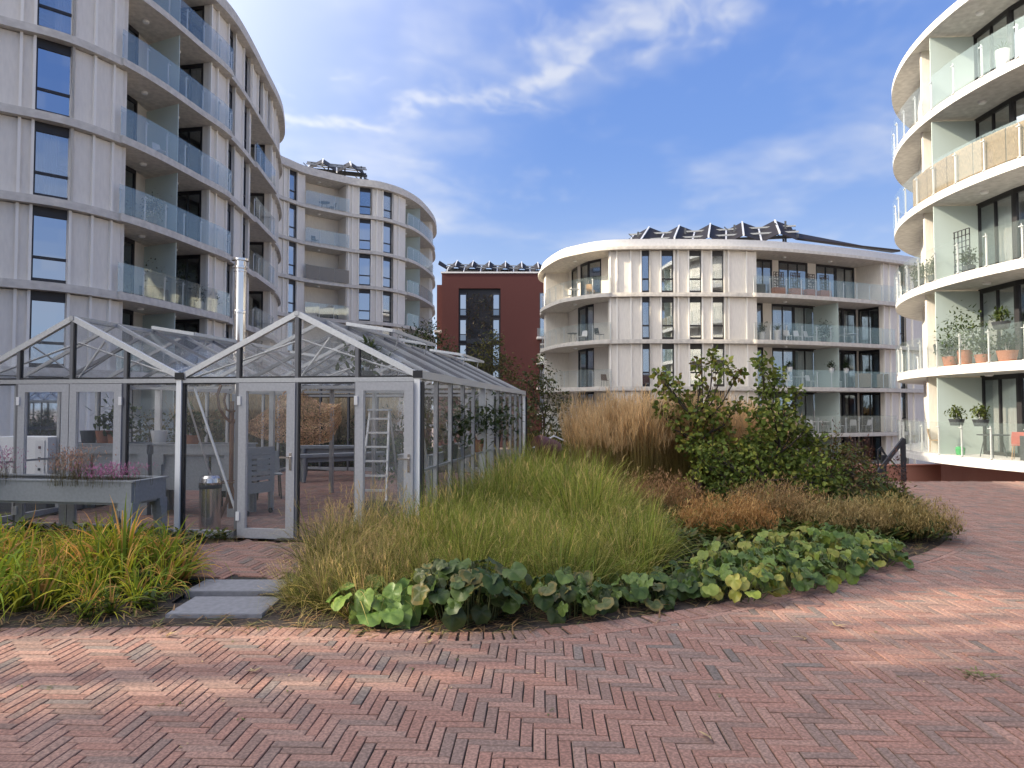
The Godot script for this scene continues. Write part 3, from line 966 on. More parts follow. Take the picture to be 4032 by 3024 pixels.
# ---------------------------------------------------------------- things in and round the greenhouse
func planter_table(label: String, at: Vector3, turn: float, w: float, d: float, ht: float, fascia: float, closed: float, group := "") -> Node3D:
	# grey moulded planter table: deep rim with rounded knees over four tapered legs
	var o := thing("planter_table", label, "planter", at, turn, group)
	var b := MB.new()
	for z in [0.0, -d]:
		b.abox(0.0, w, ht - fascia, ht, z - 0.02, z + 0.02)
	for x in [0.0, w]:
		b.abox(x - 0.02, x + 0.02, ht - fascia, ht, -d + 0.02, -0.02)
	b.abox(-0.03, w + 0.03, ht, ht + 0.018, -0.05, 0.03)
	b.abox(-0.03, w + 0.03, ht, ht + 0.018, -d - 0.03, -d + 0.05)
	b.abox(-0.03, 0.05, ht, ht + 0.017, -d + 0.05, -0.05)
	b.abox(w - 0.05, w + 0.03, ht, ht + 0.017, -d + 0.05, -0.05)
	b.abox(0.02, w - 0.02, ht - fascia - 0.03, ht - fascia + 0.01, -d + 0.02, -0.02)
	mi(o, "rim", b.mesh(), M.grey_plastic)
	bx(o, "soil", M.soil, 0.03, w - 0.03, ht - 0.10, ht - 0.045, -d + 0.03, -0.03)
	for x in [0.0, w]:
		for z in [0.0, -d]:
			var lb := MB.new()
			var sx := 1.0 if x == 0.0 else -1.0
			var sz := -1.0 if z == 0.0 else 1.0
			for k in 6:
				var f0 := k / 6.0
				var f1 := (k + 1) / 6.0
				var wide := 0.11 + 0.12 * pow(f0, 4.0)
				lb.abox(x - sx * 0.022, x + sx * wide, (ht - fascia) * f0, (ht - fascia) * f1 + 0.001, z - sz * 0.022, z + sz * 0.05)
				lb.abox(x - sx * 0.022, x + sx * 0.05, (ht - fascia) * f0, (ht - fascia) * f1 + 0.001, z + sz * 0.05, z + sz * wide * 0.7)
			mi(o, "leg", lb.mesh(), M.grey_plastic)
	if closed > 0.0:
		var n := maxi(2, roundi(w / 0.5))
		for i in n:
			bx(o, "side_panel", M.grey_plastic, w * i / n + 0.04, w * (i + 1) / n - 0.012, ht - fascia - closed, ht - fascia - 0.032, -0.05, -0.03)
	return o

func bin(at: Vector3) -> void:
	var o := thing("waste_bin", "stainless steel waste bin with domed lid just inside the valley post", "bin", at)
	var b := MB.new()
	b.lathe([[0.0, 0.0], [0.135, 0.0], [0.142, 0.02], [0.142, 0.56]], 28)
	mi(o, "body", b.mesh(), M.steel)
	b = MB.new()
	b.lathe([[0.145, 0.56], [0.150, 0.575], [0.150, 0.60], [0.145, 0.612]], 28)
	mi(o, "black_band", b.mesh(), M.rubber)
	b = MB.new()
	b.lathe([[0.147, 0.612], [0.150, 0.64], [0.140, 0.70], [0.112, 0.735], [0.0, 0.75]], 28)
	mi(o, "lid", b.mesh(), M.steel)

func coat_stand(at: Vector3) -> void:
	var o := thing("coat_stand", "brown bentwood coat stand with curled hooks inside the greenhouse", "coat stand", at)
	rod(o, "pole", M.wood, [Vector3(0, 0.25, 0), Vector3(0, 1.75, 0)], 0.032, 8)
	for i in 4:
		var a := TAU * i / 4 + 0.4
		var u := Vector3(cos(a), 0, sin(a))
		rod(o, "leg", M.wood, [Vector3(0, 0.55, 0) + u * 0.02, u * 0.07 + Vector3(0, 0.35, 0), u * 0.19 + Vector3(0, 0.14, 0), u * 0.30 + Vector3(0, 0.015, 0)], 0.02)
		rod(o, "hook", M.wood, [Vector3(0, 1.45, 0) + u * 0.02, u * 0.12 + Vector3(0, 1.52, 0), u * 0.24 + Vector3(0, 1.66, 0), u * 0.27 + Vector3(0, 1.84, 0), u * 0.21 + Vector3(0, 1.97, 0)], 0.019)
		rod(o, "hook", M.wood, [Vector3(0, 1.60, 0) + u * 0.02, u * 0.10 + Vector3(0, 1.63, 0), u * 0.15 + Vector3(0, 1.76, 0), u * 0.12 + Vector3(0, 1.86, 0)], 0.016)
	var b := MB.new()
	for i in 24:
		var a := TAU * i / 24
		var c := TAU * (i + 1) / 24
		b.tube([Vector3(cos(a) * 0.17, 0.62, sin(a) * 0.17), Vector3(cos(c) * 0.17, 0.62, sin(c) * 0.17)], [0.01, 0.01], 5, false)
	mi(o, "umbrella_ring", b.mesh(), M.wood)

func ladder(at: Vector3, turn: float) -> void:
	var o := thing("step_ladder", "aluminium step ladder standing open behind the right glass leaf", "ladder", at, turn)
	for sx in [-1.0, 1.0]:
		bar(o, "stile", M.alu_light, Vector3(sx * 0.24, 0, 0.12), Vector3(sx * 0.17, 1.62, -0.28), 0.03, 0.06)
		bar(o, "rear_leg", M.alu, Vector3(sx * 0.24, 0, -0.78), Vector3(sx * 0.17, 1.58, -0.32), 0.025, 0.04)
	for i in 6:
		var f := 0.15 + 0.15 * i
		bx(o, "step", M.alu_light, -0.24 + 0.07 * f, 0.24 - 0.07 * f, f * 1.62, f * 1.62 + 0.03, 0.12 - 0.4 * f - 0.05, 0.12 - 0.4 * f + 0.05)
	bx(o, "top_plate", M.alu, -0.19, 0.19, 1.61, 1.645, -0.40, -0.18)

func bench(called: String, label: String, at: Vector3, turn: float, w: float, ht: float) -> void:
	var o := thing(called, label, "bench", at, turn)
	bx(o, "seat", M.grey_plastic, 0, w, ht - 0.07, ht, -0.36, 0.0)
	for x in [0.06, w - 0.18]:
		for z in [-0.04, -0.32]:
			var b := MB.new()
			b.tube([Vector3(x + 0.06, 0, z), Vector3(x + 0.06, ht - 0.07, z)], [0.05, 0.075], 4)
			mi(o, "leg", b.mesh(), M.grey_plastic)
	bx(o, "apron", M.grey_plastic, 0.05, w - 0.05, ht - 0.18, ht - 0.072, -0.30, -0.06)

func trolley(at: Vector3, turn: float) -> void:
	var o := thing("potting_trolley", "grey potting trolley with a slotted end panel on castors", "trolley", at, turn)
	var b := MB.new()
	b.abox(-0.26, 0.26, 0.93, 1.05, -0.015, 0.015)
	b.abox(-0.26, 0.26, 0.34, 0.45, -0.015, 0.015)
	b.abox(-0.26, -0.17, 0.45, 0.93, -0.015, 0.015)
	b.abox(0.17, 0.26, 0.45, 0.93, -0.015, 0.015)
	for i in 6:
		b.abox(-0.17, 0.17, 0.45 + i * 0.084, 0.45 + i * 0.084 + 0.056, -0.0145, 0.0145)
	mi(o, "slotted_panel", b.mesh(), M.grey_plastic)
	bx(o, "tray", M.grey_plastic, -0.26, 0.26, 0.90, 1.0, -1.15, -0.016)
	for x in [-0.22, 0.22]:
		for z in [-0.02, -1.1]:
			var l := bar(o, "leg", M.grey_plastic, Vector3(x, 0.09, z), Vector3(x, 0.9, z), 0.05, 0.05)
			l.set_meta("x", x)
			var w := MB.new()
			w.lathe([[0.0, -0.012], [0.04, -0.012], [0.04, 0.012], [0.0, 0.012]], 14)
			mi(o, "castor", w.mesh(), M.rubber, Transform3D(Basis(Vector3(0, 0, 1), PI / 2), Vector3(x, 0.042, z)))

func burlap(at: Vector3, turn: float) -> void:
	# a brown sacking sheet slung from three corners
	var b := MB.new()
	var nx := 84
	var ny := 46
	var g := []
	for i in nx + 1:
		var row := []
		for j in ny + 1:
			var u := float(i) / nx
			var w := float(j) / ny
			# left part: a sail that tapers to the left; right part: a sagging pouch
			var peak := lerpf(0.30, 1.0, pow(clampf(u / 0.52, 0, 1), 1.4)) if u < 0.52 else 1.0 - 0.34 * sin((u - 0.52) / 0.48 * PI * 0.62)
			var foot := 0.22 - 0.24 * sin(u * PI * 0.82)
			if u > 0.9:
				foot += (u - 0.9) * 3.0
			var y := lerpf(peak, foot, w)
			var z := 0.14 * sin(w * PI) * sin(u * PI) + 0.03 * sin(u * 21.0 + w * 3.0) * w + 0.02 * sin(w * 13.0 + u * 6.0)
			row.append(Vector3(u * 1.95, y * 1.1, z))
		g.append(row)
	rng.seed = 606
	b.tinted = true
	for i in nx:
		for j in ny:
			if rng.randf() < 0.17 + 0.10 * sin(i * 0.3 + j * 0.21):
				continue
			var f := rng.randf_range(0.6, 1.0)
			b.col = Color(f, f * rng.randf_range(0.85, 1.0), f * 0.9)
			var e := Vector3(rng.randf_range(-0.3, 0.3), rng.randf_range(-0.3, 0.3), rng.randf_range(-1, 1)) * 0.022
			b.quad(g[i][j] + e, g[i + 1][j] + e, g[i + 1][j + 1] + e * 0.5, g[i][j + 1])
	var o := mi(self, "burlap_sheet", b.mesh(), M.burlap, Transform3D(Basis(Vector3.UP, turn), at))
	tag(o, "brown open-weave burlap net slung like a hammock inside the greenhouse", "cloth")

func stove(at: Vector3) -> void:
	var o := thing("stove", "stove whose shiny steel chimney pipe rises through the greenhouse roof", "stove", at)
	bx(o, "firebox", M.rubber, -0.24, 0.24, 0.16, 0.72, -0.2, 0.2)
	for x in [-0.2, 0.2]:
		for z in [-0.16, 0.16]:
			bx(o, "leg", M.rubber, x - 0.02, x + 0.02, 0, 0.16, z - 0.02, z + 0.02)
	var b := MB.new()
	b.lathe([[0.105, 0.72], [0.105, 1.9]], 24)
	mi(o, "flue", b.mesh(), M.flue_grey)
	b = MB.new()
	for k in 3:
		b.lathe([[0.105, 1.9 + k * 0.72], [0.105, 2.56 + k * 0.72], [0.112, 2.57 + k * 0.72], [0.112, 2.61 + k * 0.72], [0.105, 2.62 + k * 0.72]], 28)
	b.lathe([[0.105, 4.06], [0.125, 4.07], [0.125, 4.10], [0.10, 4.11], [0.10, 4.19], [0.14, 4.20], [0.14, 4.235], [0.05, 4.26], [0.0, 4.262]], 28)
	mi(o, "chimney_pipe", b.mesh(), M.chrome)

func drum(at: Vector3) -> void:
	var o := thing("compost_tumbler", "dark red drum on splayed legs beyond the far corner of the greenhouse", "compost drum", at, 0.5)
	var b := MB.new()
	b.lathe([[0.0, -0.34], [0.24, -0.34], [0.29, -0.24], [0.29, 0.24], [0.24, 0.34], [0.0, 0.34]], 14)
	mi(o, "drum", b.mesh(), M.dark_red, Transform3D(Basis(Vector3(0, 0, 1), 1.25), Vector3(0, 0.82, 0)))
	for x in [-0.42, 0.42]:
		for z in [-0.2, 0.2]:
			rod(o, "leg", M.rubber, [Vector3(x * 1.25, 0, z * 1.4), Vector3(x * 0.9, 0.85, z * 0.2)], 0.025)
	rod(o, "handle", M.white_paint, [Vector3(-0.38, 0.85, 0), Vector3(0.2, 1.14, 0.05), Vector3(0.52, 1.0, 0.1)], 0.022)

func tub(at: Vector3) -> void:
	var o := thing("plastic_tub", "round black plastic tub behind the open glass leaf", "tub", at)
	var b := MB.new()
	b.lathe([[0.0, 0.02], [0.25, 0.0], [0.33, 0.30], [0.36, 0.30], [0.36, 0.33], [0.315, 0.33], [0.27, 0.10], [0.0, 0.08]], 26)
	mi(o, "bowl", b.mesh(), M.rubber)

func railing(at: Vector3) -> void:
	var o := thing("stair_railing", "black steel railing sloping down beside the far steps", "railing", at)
	bar(o, "post", M.black_steel, Vector3(0.86, -0.7, 0), Vector3(0.86, 0.99, 0), 0.11, 0.05)
	bar(o, "post", M.black_steel, Vector3(0.42, -0.7, -0.05), Vector3(0.42, 0.60, -0.05), 0.10, 0.05)
	bar(o, "handrail", M.black_steel, Vector3(0.87, 0.99, 0.03), Vector3(-0.05, -0.12, 0.10), 0.06, 0.09)
	bar(o, "brace", M.black_steel, Vector3(0.50, 0.72, -0.35), Vector3(0.86, 0.30, -0.3), 0.035, 0.035)
	rod(o, "rear_handrail", M.black_steel, [Vector3(0.44, 0.15, -0.35), Vector3(0.44, 0.70, -0.35), Vector3(0.52, 0.78, -0.35), Vector3(0.60, 0.62, -0.35)], 0.02)

func chair(label: String, at: Vector3, turn: float, mt: Material, legm: Material, group := "balcony chairs") -> void:
	var o: Node3D
	var key := "chair" + mt.resource_name
	if cache.has(key):
		o = cache[key].duplicate()
		o.name = numbered("balcony_chair")
		add_child(o)
		o.position = at
		o.rotation.y = turn
		tag(o, label, "chair", group)
		return
	o = thing("balcony_chair", label, "chair", at, turn, group)
	var b := MB.new()
	for i in 6:
		var f := i / 6.0
		b.abox(-0.22, 0.22, 0.43 + 0.01 * absf(f - 0.5), 0.455, -0.22 + 0.44 * f, -0.22 + 0.44 * (f + 1.0 / 6.0))
	mi(o, "seat", b.mesh(), mt)
	b = MB.new()
	for i in 5:
		var f := i / 5.0
		b.box(Transform3D(Basis(Vector3.RIGHT, -0.18), Vector3(0, 0.52 + 0.36 * f, -0.23 - 0.07 * f)), Vector3(0.42 - 0.08 * f * f, 0.085, 0.02))
	mi(o, "backrest", b.mesh(), mt)
	for x in [-0.18, 0.18]:
		for z in [-0.18, 0.18]:
			rod(o, "leg", legm, [Vector3(x * 1.15, 0, z * 1.2), Vector3(x, 0.43, z)], 0.014, 5)
	cache[key] = o

func table(label: String, at: Vector3, r: float, mt: Material) -> void:
	var o := thing("balcony_table", label, "table", at)
	var b := MB.new()
	b.lathe([[0.0, 0.70], [r, 0.70], [r, 0.73], [0.0, 0.73]], 20)
	mi(o, "tabletop", b.mesh(), mt)
	for i in 4:
		var a := TAU * i / 4 + 0.6
		rod(o, "leg", M.frame_grey, [Vector3(cos(a) * r * 0.8, 0, sin(a) * r * 0.8), Vector3(cos(a) * r * 0.5, 0.7, sin(a) * r * 0.5)], 0.015, 5)

func pot_plant(label: String, at: Vector3, pr: float, ph: float, size: float, pot: Material, c0: Color, c1: Color, sd: int, spiky := false, y_up := 1.0) -> void:
	var o := thing("potted_plant", label, "potted plant", at)
	var b := MB.new()
	b.lathe([[0.0, 0.0], [pr * 0.75, 0.0], [pr, ph], [pr * 0.9, ph], [pr * 0.86, ph * 0.9], [0.0, ph * 0.88]], 14)
	mi(o, "pot", b.mesh(), pot)
	rng.seed = sd
	b = MB.new()
	if spiky:
		for i in 26:
			var a := rng.randf() * TAU
			b.ribbon(Vector3(0, ph * 0.9, 0), Vector3(cos(a) * 0.6, 1.0, sin(a) * 0.6), size * rng.randf_range(0.7, 1.2), 0.05, 2.2 / size, 4, c0, c1, rng.randf_range(-0.5, 0.5))
	else:
		for i in 5:
			var a := rng.randf() * TAU
			b.tube([Vector3(0, ph * 0.85, 0), Vector3(cos(a) * size * 0.2, ph + size * 0.5 * y_up, sin(a) * size * 0.2)], [0.012, 0.006], 4)
		for i in int(620 * size):
			var p := Vector3(rng.randfn(), rng.randfn() * y_up, rng.randfn()) * size * 0.27 + Vector3(0, ph + size * 0.45 * y_up, 0)
			b.ribbon(p, Vector3(rng.randf_range(-1, 1), rng.randf_range(-0.6, 1), rng.randf_range(-1, 1)), rng.randf_range(0.07, 0.15), 0.075, 2.0, 2, c0, c0.lerp(c1, rng.randf()))
	mi(o, "foliage", b.mesh(), M.leaf)

# ---------------------------------------------------------------- plants
func heart_leaf(key: String, c0: Color, c1: Color, sd: int, long := 1.0, notch := 0.26, torn := 0.0, rim := -1.0) -> ArrayMesh:
	# unit leaf: stalk end at the origin, tip towards +z, lobes, a folded midrib and a wavy rim
	if cache.has(key):
		return cache[key]
	var r := RandomNumberGenerator.new()
	r.seed = sd
	var b := MB.new()
	b.tinted = true
	var n := 20
	var ring := []
	var ph := r.randf() * TAU
	var curl := r.randf_range(-0.15, 0.45)
	for k in 4:
		var row := []
		for i in n + 1:
			var th := -PI + TAU * i / n
			var rad := 0.5 * (1.0 + 0.14 * cos(th)) - notch * exp(-pow((PI - absf(th)) / 0.42, 2.0))
			rad *= 1.0 + 0.05 * sin(th * 5.0 + ph) + 0.03 * sin(th * 11.0) - torn * maxf(0.0, sin(th * 3.0 + ph * 2.0)) * (0.5 + 0.5 * sin(th * 17.0))
			rad *= [0.0, 0.38, 0.72, 1.0][k]
			var x := sin(th) * rad
			var z := 0.40 + cos(th) * rad * long
			var y := (0.16 + curl * 0.5) * absf(x) - (0.25 + curl) * (x * x + pow(z - 0.3, 2.0)) + 0.022 * k * sin(th * 4.0 + ph) + 0.012 * k * sin(th * 9.0)
			row.append(Vector3(x, y, z))
		ring.append(row)
	var cols := [c0.lerp(c1, 0.6), c0, c0.lerp(c1, 0.25), c0.lerp(c1, 0.5) if rim < 0.0 else c0.lerp(hue(0.26, 0.17, 0.06), rim)]
	for k in 3:
		for i in n:
			b.col = cols[k + 1].lerp(c1, 0.30 if i % 4 == 0 else 0.0)
			if k == 0:
				b.tri(ring[0][0], ring[1][i + 1], ring[1][i])
			else:
				b.quad(ring[k][i], ring[k][i + 1], ring[k + 1][i + 1], ring[k + 1][i])
	b.smooth()
	for i in b.c.size():
		b.c[i].a = 1.0
	cache[key] = b.mesh()
	return cache[key]

func leaf_clump(called: String, label: String, category: String, spots: Array, meshes: Array, size: float, ht: float, sd: int, group := "") -> void:
	# spots: plan points [x, d]; every leaf is a part on a stalk of its own
	rng.seed = sd
	var c := Vector2.ZERO
	for s in spots:
		c += Vector2(s[0], s[1])
	c /= spots.size()
	var o := thing(called, label, category, V(c.x, soil_at(c.x, c.y), c.y), 0.0, group)
	var st := MB.new()
	for s in spots:
		var foot := Vector3(s[0] - c.x, 0, -(s[1] - c.y))
		var away := Vector3(foot.x, 0, foot.z) * 0.8 + Vector3(rng.randf_range(-0.4, 0.4), 0, rng.randf_range(-0.4, 0.4)) * 0.5 + Vector3(0.0, 0, 0.20)
		var h := ht * rng.randf_range(0.35, 1.0)
		var top := foot + Vector3(0, h, 0) + away * 0.12
		st.tube([foot * 0.75, foot * 0.9 + Vector3(0, h * 0.6, 0), top], [0.006, 0.005, 0.004], 4, false)
		var yaw := atan2(away.x, away.z) + rng.randf_range(-1.3, 1.3)
		var pitch := rng.randf_range(0.05, 1.15)
		var sz := size * (0.45 + 0.7 * sqrt(rng.randf()))
		var bs := Basis(Vector3.UP, yaw) * Basis(Vector3.RIGHT, pitch) * Basis(Vector3(0, 0, 1), rng.randf_range(-0.5, 0.5))
		mi(o, "leaf", meshes[rng.randi() % meshes.size()], M.leaf_big, Transform3D(bs.scaled(Vector3.ONE * sz), top))
	mi(o, "stalk", st.mesh(), M.stalk)

func soil_at(x: float, d: float) -> float:
	return -0.005 + 0.10 * smoothstep(0.0, 1.6, minf(d - 5.5 - maxf(0.0, x) * 0.55, 3.0)) * (0.7 + 0.3 * sin(x * 1.9) * cos(d * 1.3))

func tree(called: String, label: String, category: String, foot: Vector3, trunk_r: float, clumps: Array, leaf: float, dens: float, cols: Array, sd: int, narrow := 0.75, group := "", top_only := 1.0) -> void:
	# clumps: [x, y, d, r] in the scene; limbs run from the trunk to every clump
	rng.seed = sd
	var o := thing(called, label, category, foot, 0.0, group)
	var b := MB.new()
	var cen := Vector3.ZERO
	for q in clumps:
		cen += V(q[0], q[1], q[2]) - foot
	cen /= clumps.size()
	var fork := Vector3(cen.x * 0.35, cen.y * 0.35, cen.z * 0.35)
	b.tube([Vector3(0, -0.05, 0), fork * 0.5 + Vector3(0.03, 0, 0.02), fork, cen], [trunk_r, trunk_r * 0.8, trunk_r * 0.62, trunk_r * 0.3], 8)
	for q in clumps:
		var p: Vector3 = V(q[0], q[1], q[2]) - foot
		var from := fork.lerp(cen, clampf((p.y - fork.y) / maxf(cen.y * 1.4, 0.1), 0.0, 1.0))
		var mid := from.lerp(p, 0.55) + Vector3(rng.randf_range(-0.1, 0.1), -0.12 * from.distance_to(p), rng.randf_range(-0.1, 0.1))
		b.tube([from, mid, p], [trunk_r * 0.42, trunk_r * 0.28, trunk_r * 0.12], 5)
		for i in 5:
			var e: Vector3 = Vector3(rng.randfn(), rng.randfn(), rng.randfn()).normalized() * q[3] * 1.05
			b.tube([mid.lerp(p, rng.randf()), p + e * 0.5, p + e], [trunk_r * 0.14, trunk_r * 0.09, 0.003], 4, false)
	mi(o, "trunk", b.mesh(), M.bark)
	b = MB.new()
	for q in clumps:
		var p: Vector3 = V(q[0], q[1], q[2]) - foot
		var n := int(dens * pow(q[3], 2.0))
		for i in n:
			var u := Vector3(rng.randfn(), rng.randfn(), rng.randfn()).normalized()
			var at: Vector3 = p + u * q[3] * pow(rng.randf(), 0.45) * rng.randf_range(0.8, 1.25)
			var c: Color = cols[rng.randi() % cols.size()] * rng.randf_range(0.75, 1.25)
			var d := (u * 0.6 + Vector3(rng.randf_range(-1, 1), rng.randf_range(-1.2, 0.5), rng.randf_range(-1, 1))).normalized()
			var side := d.cross(Vector3(rng.randf_range(-1, 1), rng.randf_range(-1, 1), rng.randf_range(-1, 1))).normalized()
			var up := side.cross(d)
			var l := leaf * (0.5 + 0.85 * rng.randf())
			var w := l * narrow * 0.5
			b.tinted = true
			b.col = Color(c.r, c.g, c.b)
			var m0 := at + d * l * 0.45
			var a0 := at + d * l * 0.18 + side * w * 0.8 + up * l * 0.08
			var a1 := at + d * l * 0.65 + side * w * 0.85 + up * l * 0.09
			var b0 := at + d * l * 0.18 - side * w * 0.8 + up * l * 0.08
			var b1 := at + d * l * 0.65 - side * w * 0.85 + up * l * 0.09
			var tip := at + d * l
			b.quad(at, a0, a1, tip)
			b.col = Color(c.r * 0.9, c.g * 0.92, c.b * 0.9)
			b.quad(at, tip, b1, b0)
	mi(o, "crown", b.mesh(), M.leaf)

func scatter(poly: PackedVector2Array, per_m2: float, sd: int) -> Array:
	rng.seed = sd
	var lo := poly[0]
	var hi := poly[0]
	for p in poly:
		lo = lo.min(p)
		hi = hi.max(p)
	var out := []
	var st := 1.0 / sqrt(per_m2)
	var y := lo.y
	while y < hi.y:
		var x := lo.x
		while x < hi.x:
			var p := Vector2(x + rng.randf_range(-0.5, 0.5) * st, y + rng.randf_range(-0.5, 0.5) * st)
			if inside(p, poly):
				out.append(p)
			x += st
		y += st
	return out

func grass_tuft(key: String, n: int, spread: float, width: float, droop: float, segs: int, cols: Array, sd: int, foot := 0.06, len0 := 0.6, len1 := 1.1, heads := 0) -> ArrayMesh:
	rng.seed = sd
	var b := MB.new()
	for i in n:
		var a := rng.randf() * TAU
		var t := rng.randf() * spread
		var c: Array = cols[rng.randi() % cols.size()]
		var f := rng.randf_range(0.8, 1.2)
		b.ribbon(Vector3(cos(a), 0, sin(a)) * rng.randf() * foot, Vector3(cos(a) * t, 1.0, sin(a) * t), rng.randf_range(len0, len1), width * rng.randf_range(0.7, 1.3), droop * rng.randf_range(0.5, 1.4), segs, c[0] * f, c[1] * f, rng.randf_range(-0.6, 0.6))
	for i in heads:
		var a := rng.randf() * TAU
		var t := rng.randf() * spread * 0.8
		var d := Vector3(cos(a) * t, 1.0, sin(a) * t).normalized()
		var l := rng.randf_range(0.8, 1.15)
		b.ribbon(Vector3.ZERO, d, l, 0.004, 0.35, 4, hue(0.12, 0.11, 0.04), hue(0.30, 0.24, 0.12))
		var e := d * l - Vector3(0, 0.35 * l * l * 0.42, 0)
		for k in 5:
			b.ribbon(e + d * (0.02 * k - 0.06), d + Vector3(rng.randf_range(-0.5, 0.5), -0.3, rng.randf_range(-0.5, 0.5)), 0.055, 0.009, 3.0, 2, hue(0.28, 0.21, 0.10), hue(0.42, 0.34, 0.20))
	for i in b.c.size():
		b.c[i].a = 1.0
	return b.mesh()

func tufts(called: String, label: String, category: String, poly: PackedVector2Array, per_m2: float, meshes: Array, height: Array, sd: int, mt: Material, tint0: Color, tint1: Color, mounds := 0) -> void:
	# one mass of grass that nobody could count; height: [[x, d, h], ...] blended by distance
	var pts := scatter(poly, per_m2, sd)
	var holder := Node3D.new()
	holder.name = numbered(called)
	add_child(holder)
	tag(holder, label, category, "", "stuff")
	var tops := []
	for i in mounds:
		tops.append(pts[rng.randi() % pts.size()])
	for k in meshes.size():
		var w := []
		var t := []
		for i in range(k, pts.size(), meshes.size()):
			var p: Vector2 = pts[i]
			var sum := 0.0
			var h := 0.0
			for q in height:
				var g := 1.0 / (0.05 + pow(p.distance_to(Vector2(q[0], q[1])), 3.0))
				sum += g
				h += g * q[2]
			h = h / sum * rng.randf_range(0.78, 1.12)
			var lean := Basis(Vector3(rng.randf_range(-1, 1), 0, rng.randf_range(-1, 1)).normalized(), rng.randf_range(0.0, 0.18))
			if mounds:
				var top: Vector2 = tops[0]
				for c in tops:
					if c.distance_to(p) < top.distance_to(p):
						top = c
				var away := (p - top) / 0.42
				var q := minf(away.length(), 1.3)
				h *= 1.12 - 0.30 * q * q
				if q > 0.02:
					lean = lean * Basis(Vector3(-away.y, 0, -away.x).normalized(), 0.48 * q)
			w.append(Transform3D((lean * Basis(Vector3.UP, rng.randf() * TAU)).scaled(Vector3(h, h, h)), V(p.x, soil_at(p.x, p.y), p.y)))
			t.append(tint0.lerp(tint1, rng.randf()))
		stuff("tuft", meshes[k], mt, w, t, holder)

func rust_clump(label: String, x: float, d: float, rx: float, rd: float, ht: float, n: int, sd: int, rust: Color, tip: Color) -> void:
	# seed heads gone rusty above a skirt of small dark leaves
	rng.seed = sd
	var o := thing("faded_perennial", label, "perennial", V(x, soil_at(x, d), d), 0.0, "rust brown seed heads in the bed")
	var b := MB.new()
	var f := MB.new()
	for i in n:
		var a := rng.randf() * TAU
		var q := sqrt(rng.randf())
		var p := Vector3(cos(a) * q * rx, 0, sin(a) * q * rd)
		var h := ht * rng.randf_range(0.55, 1.08) * (1.0 - 0.35 * q * q)
		var top := p * 1.12 + Vector3(rng.randf_range(-0.06, 0.06), h, rng.randf_range(-0.06, 0.06))
		var w := rng.randf()
		var c := rust.lerp(tip, w * w)
		b.ribbon(p, top - p, h * 1.02, 0.004, 0.2, 2, hue(0.06, 0.05, 0.02), c * 0.8)
		for k in 20:
			var s := p.lerp(top, rng.randf_range(0.40, 1.0)) + Vector3(rng.randfn(), rng.randfn() * 0.5, rng.randfn()) * 0.035
			b.ribbon(s, Vector3(rng.randf_range(-1, 1), rng.randf_range(0.0, 1.2), rng.randf_range(-1, 1)), rng.randf_range(0.03, 0.08), 0.010, 1.0, 2, c * 0.7, c * rng.randf_range(0.8, 1.3))
		if i % 2 == 0:
			for k in 5:
				var s := p + Vector3(rng.randf_range(-0.1, 0.1), h * rng.randf_range(0.1, 0.6), rng.randf_range(-0.1, 0.1))
				f.ribbon(s, Vector3(rng.randf_range(-1, 1), rng.randf_range(-0.4, 0.8), rng.randf_range(-1, 1)), rng.randf_range(0.05, 0.11), 0.04, 3.0, 2, hue(0.04, 0.06, 0.02), hue(0.07, 0.09, 0.025))
	for m in [b, f]:
		for i in m.c.size():
			m.c[i].a = 1.0
	mi(o, "seed_head", b.mesh(), M.leaf)
	mi(o, "foliage", f.mesh(), M.leaf)

func tall_weed(label: String, x: float, d: float, n: int, ht: float, sd: int, c0: Color, c1: Color) -> void:
	rng.seed = sd
	var o := thing("dock_stem", label, "weed", V(x, soil_at(x, d), d), 0.0, "dark seeding stems at the bed's right end")
	var b := MB.new()
	for i in n:
		var p := Vector3(rng.randf_range(-0.35, 0.35), 0, rng.randf_range(-0.35, 0.35))
		var h := ht * rng.randf_range(0.6, 1.1)
		var l := Vector3(rng.randf_range(-0.3, 0.3), 1.0, rng.randf_range(-0.2, 0.2))
		b.ribbon(p, l, h, 0.012, 0.25, 5, c0, c0)
		for k in 55:
			var s := p + l * h * rng.randf_range(0.25, 1.0)
			b.ribbon(s + Vector3(rng.randf_range(-0.05, 0.05), 0, rng.randf_range(-0.05, 0.05)), Vector3(rng.randf_range(-1, 1), rng.randf_range(-0.5, 1), rng.randf_range(-1, 1)), rng.randf_range(0.03, 0.075), 0.028, 2.0, 2, c0, c1)
	mi(o, "stem", b.mesh(), M.leaf)

# ---------------------------------------------------------------- paving
var EDGE := PackedVector2Array()
var WALK := PackedVector2Array([Vector2(-4.3, 9.1), Vector2(-3.25, 7.0), Vector2(-2.75, 6.0), Vector2(-2.1, 6.0), Vector2(-2.25, 7.0), Vector2(-1.68, 8.75)])

func edge_curve() -> void:
	var c := Curve2D.new()
	var pts := [Vector2(-14, 5.62), Vector2(-9, 5.58), Vector2(-4, 5.55), Vector2(-2.4, 5.58), Vector2(-1.1, 5.50), Vector2(-0.4, 5.44), Vector2(0.2, 5.52), Vector2(1.1, 5.88), Vector2(1.85, 6.27), Vector2(2.7, 6.85), Vector2(3.7, 7.58), Vector2(4.6, 8.22), Vector2(5.35, 8.95), Vector2(6.0, 9.85), Vector2(6.75, 11.45), Vector2(7.5, 13.6), Vector2(8.3, 16.1), Vector2(8.5, 17.2)]
	for i in pts.size():
		var t: Vector2 = (pts[mini(i + 1, pts.size() - 1)] - pts[maxi(i - 1, 0)]) / 6.0
		c.add_point(pts[i], -t, t)
	c.bake_interval = 0.04
	EDGE = c.get_baked_points()

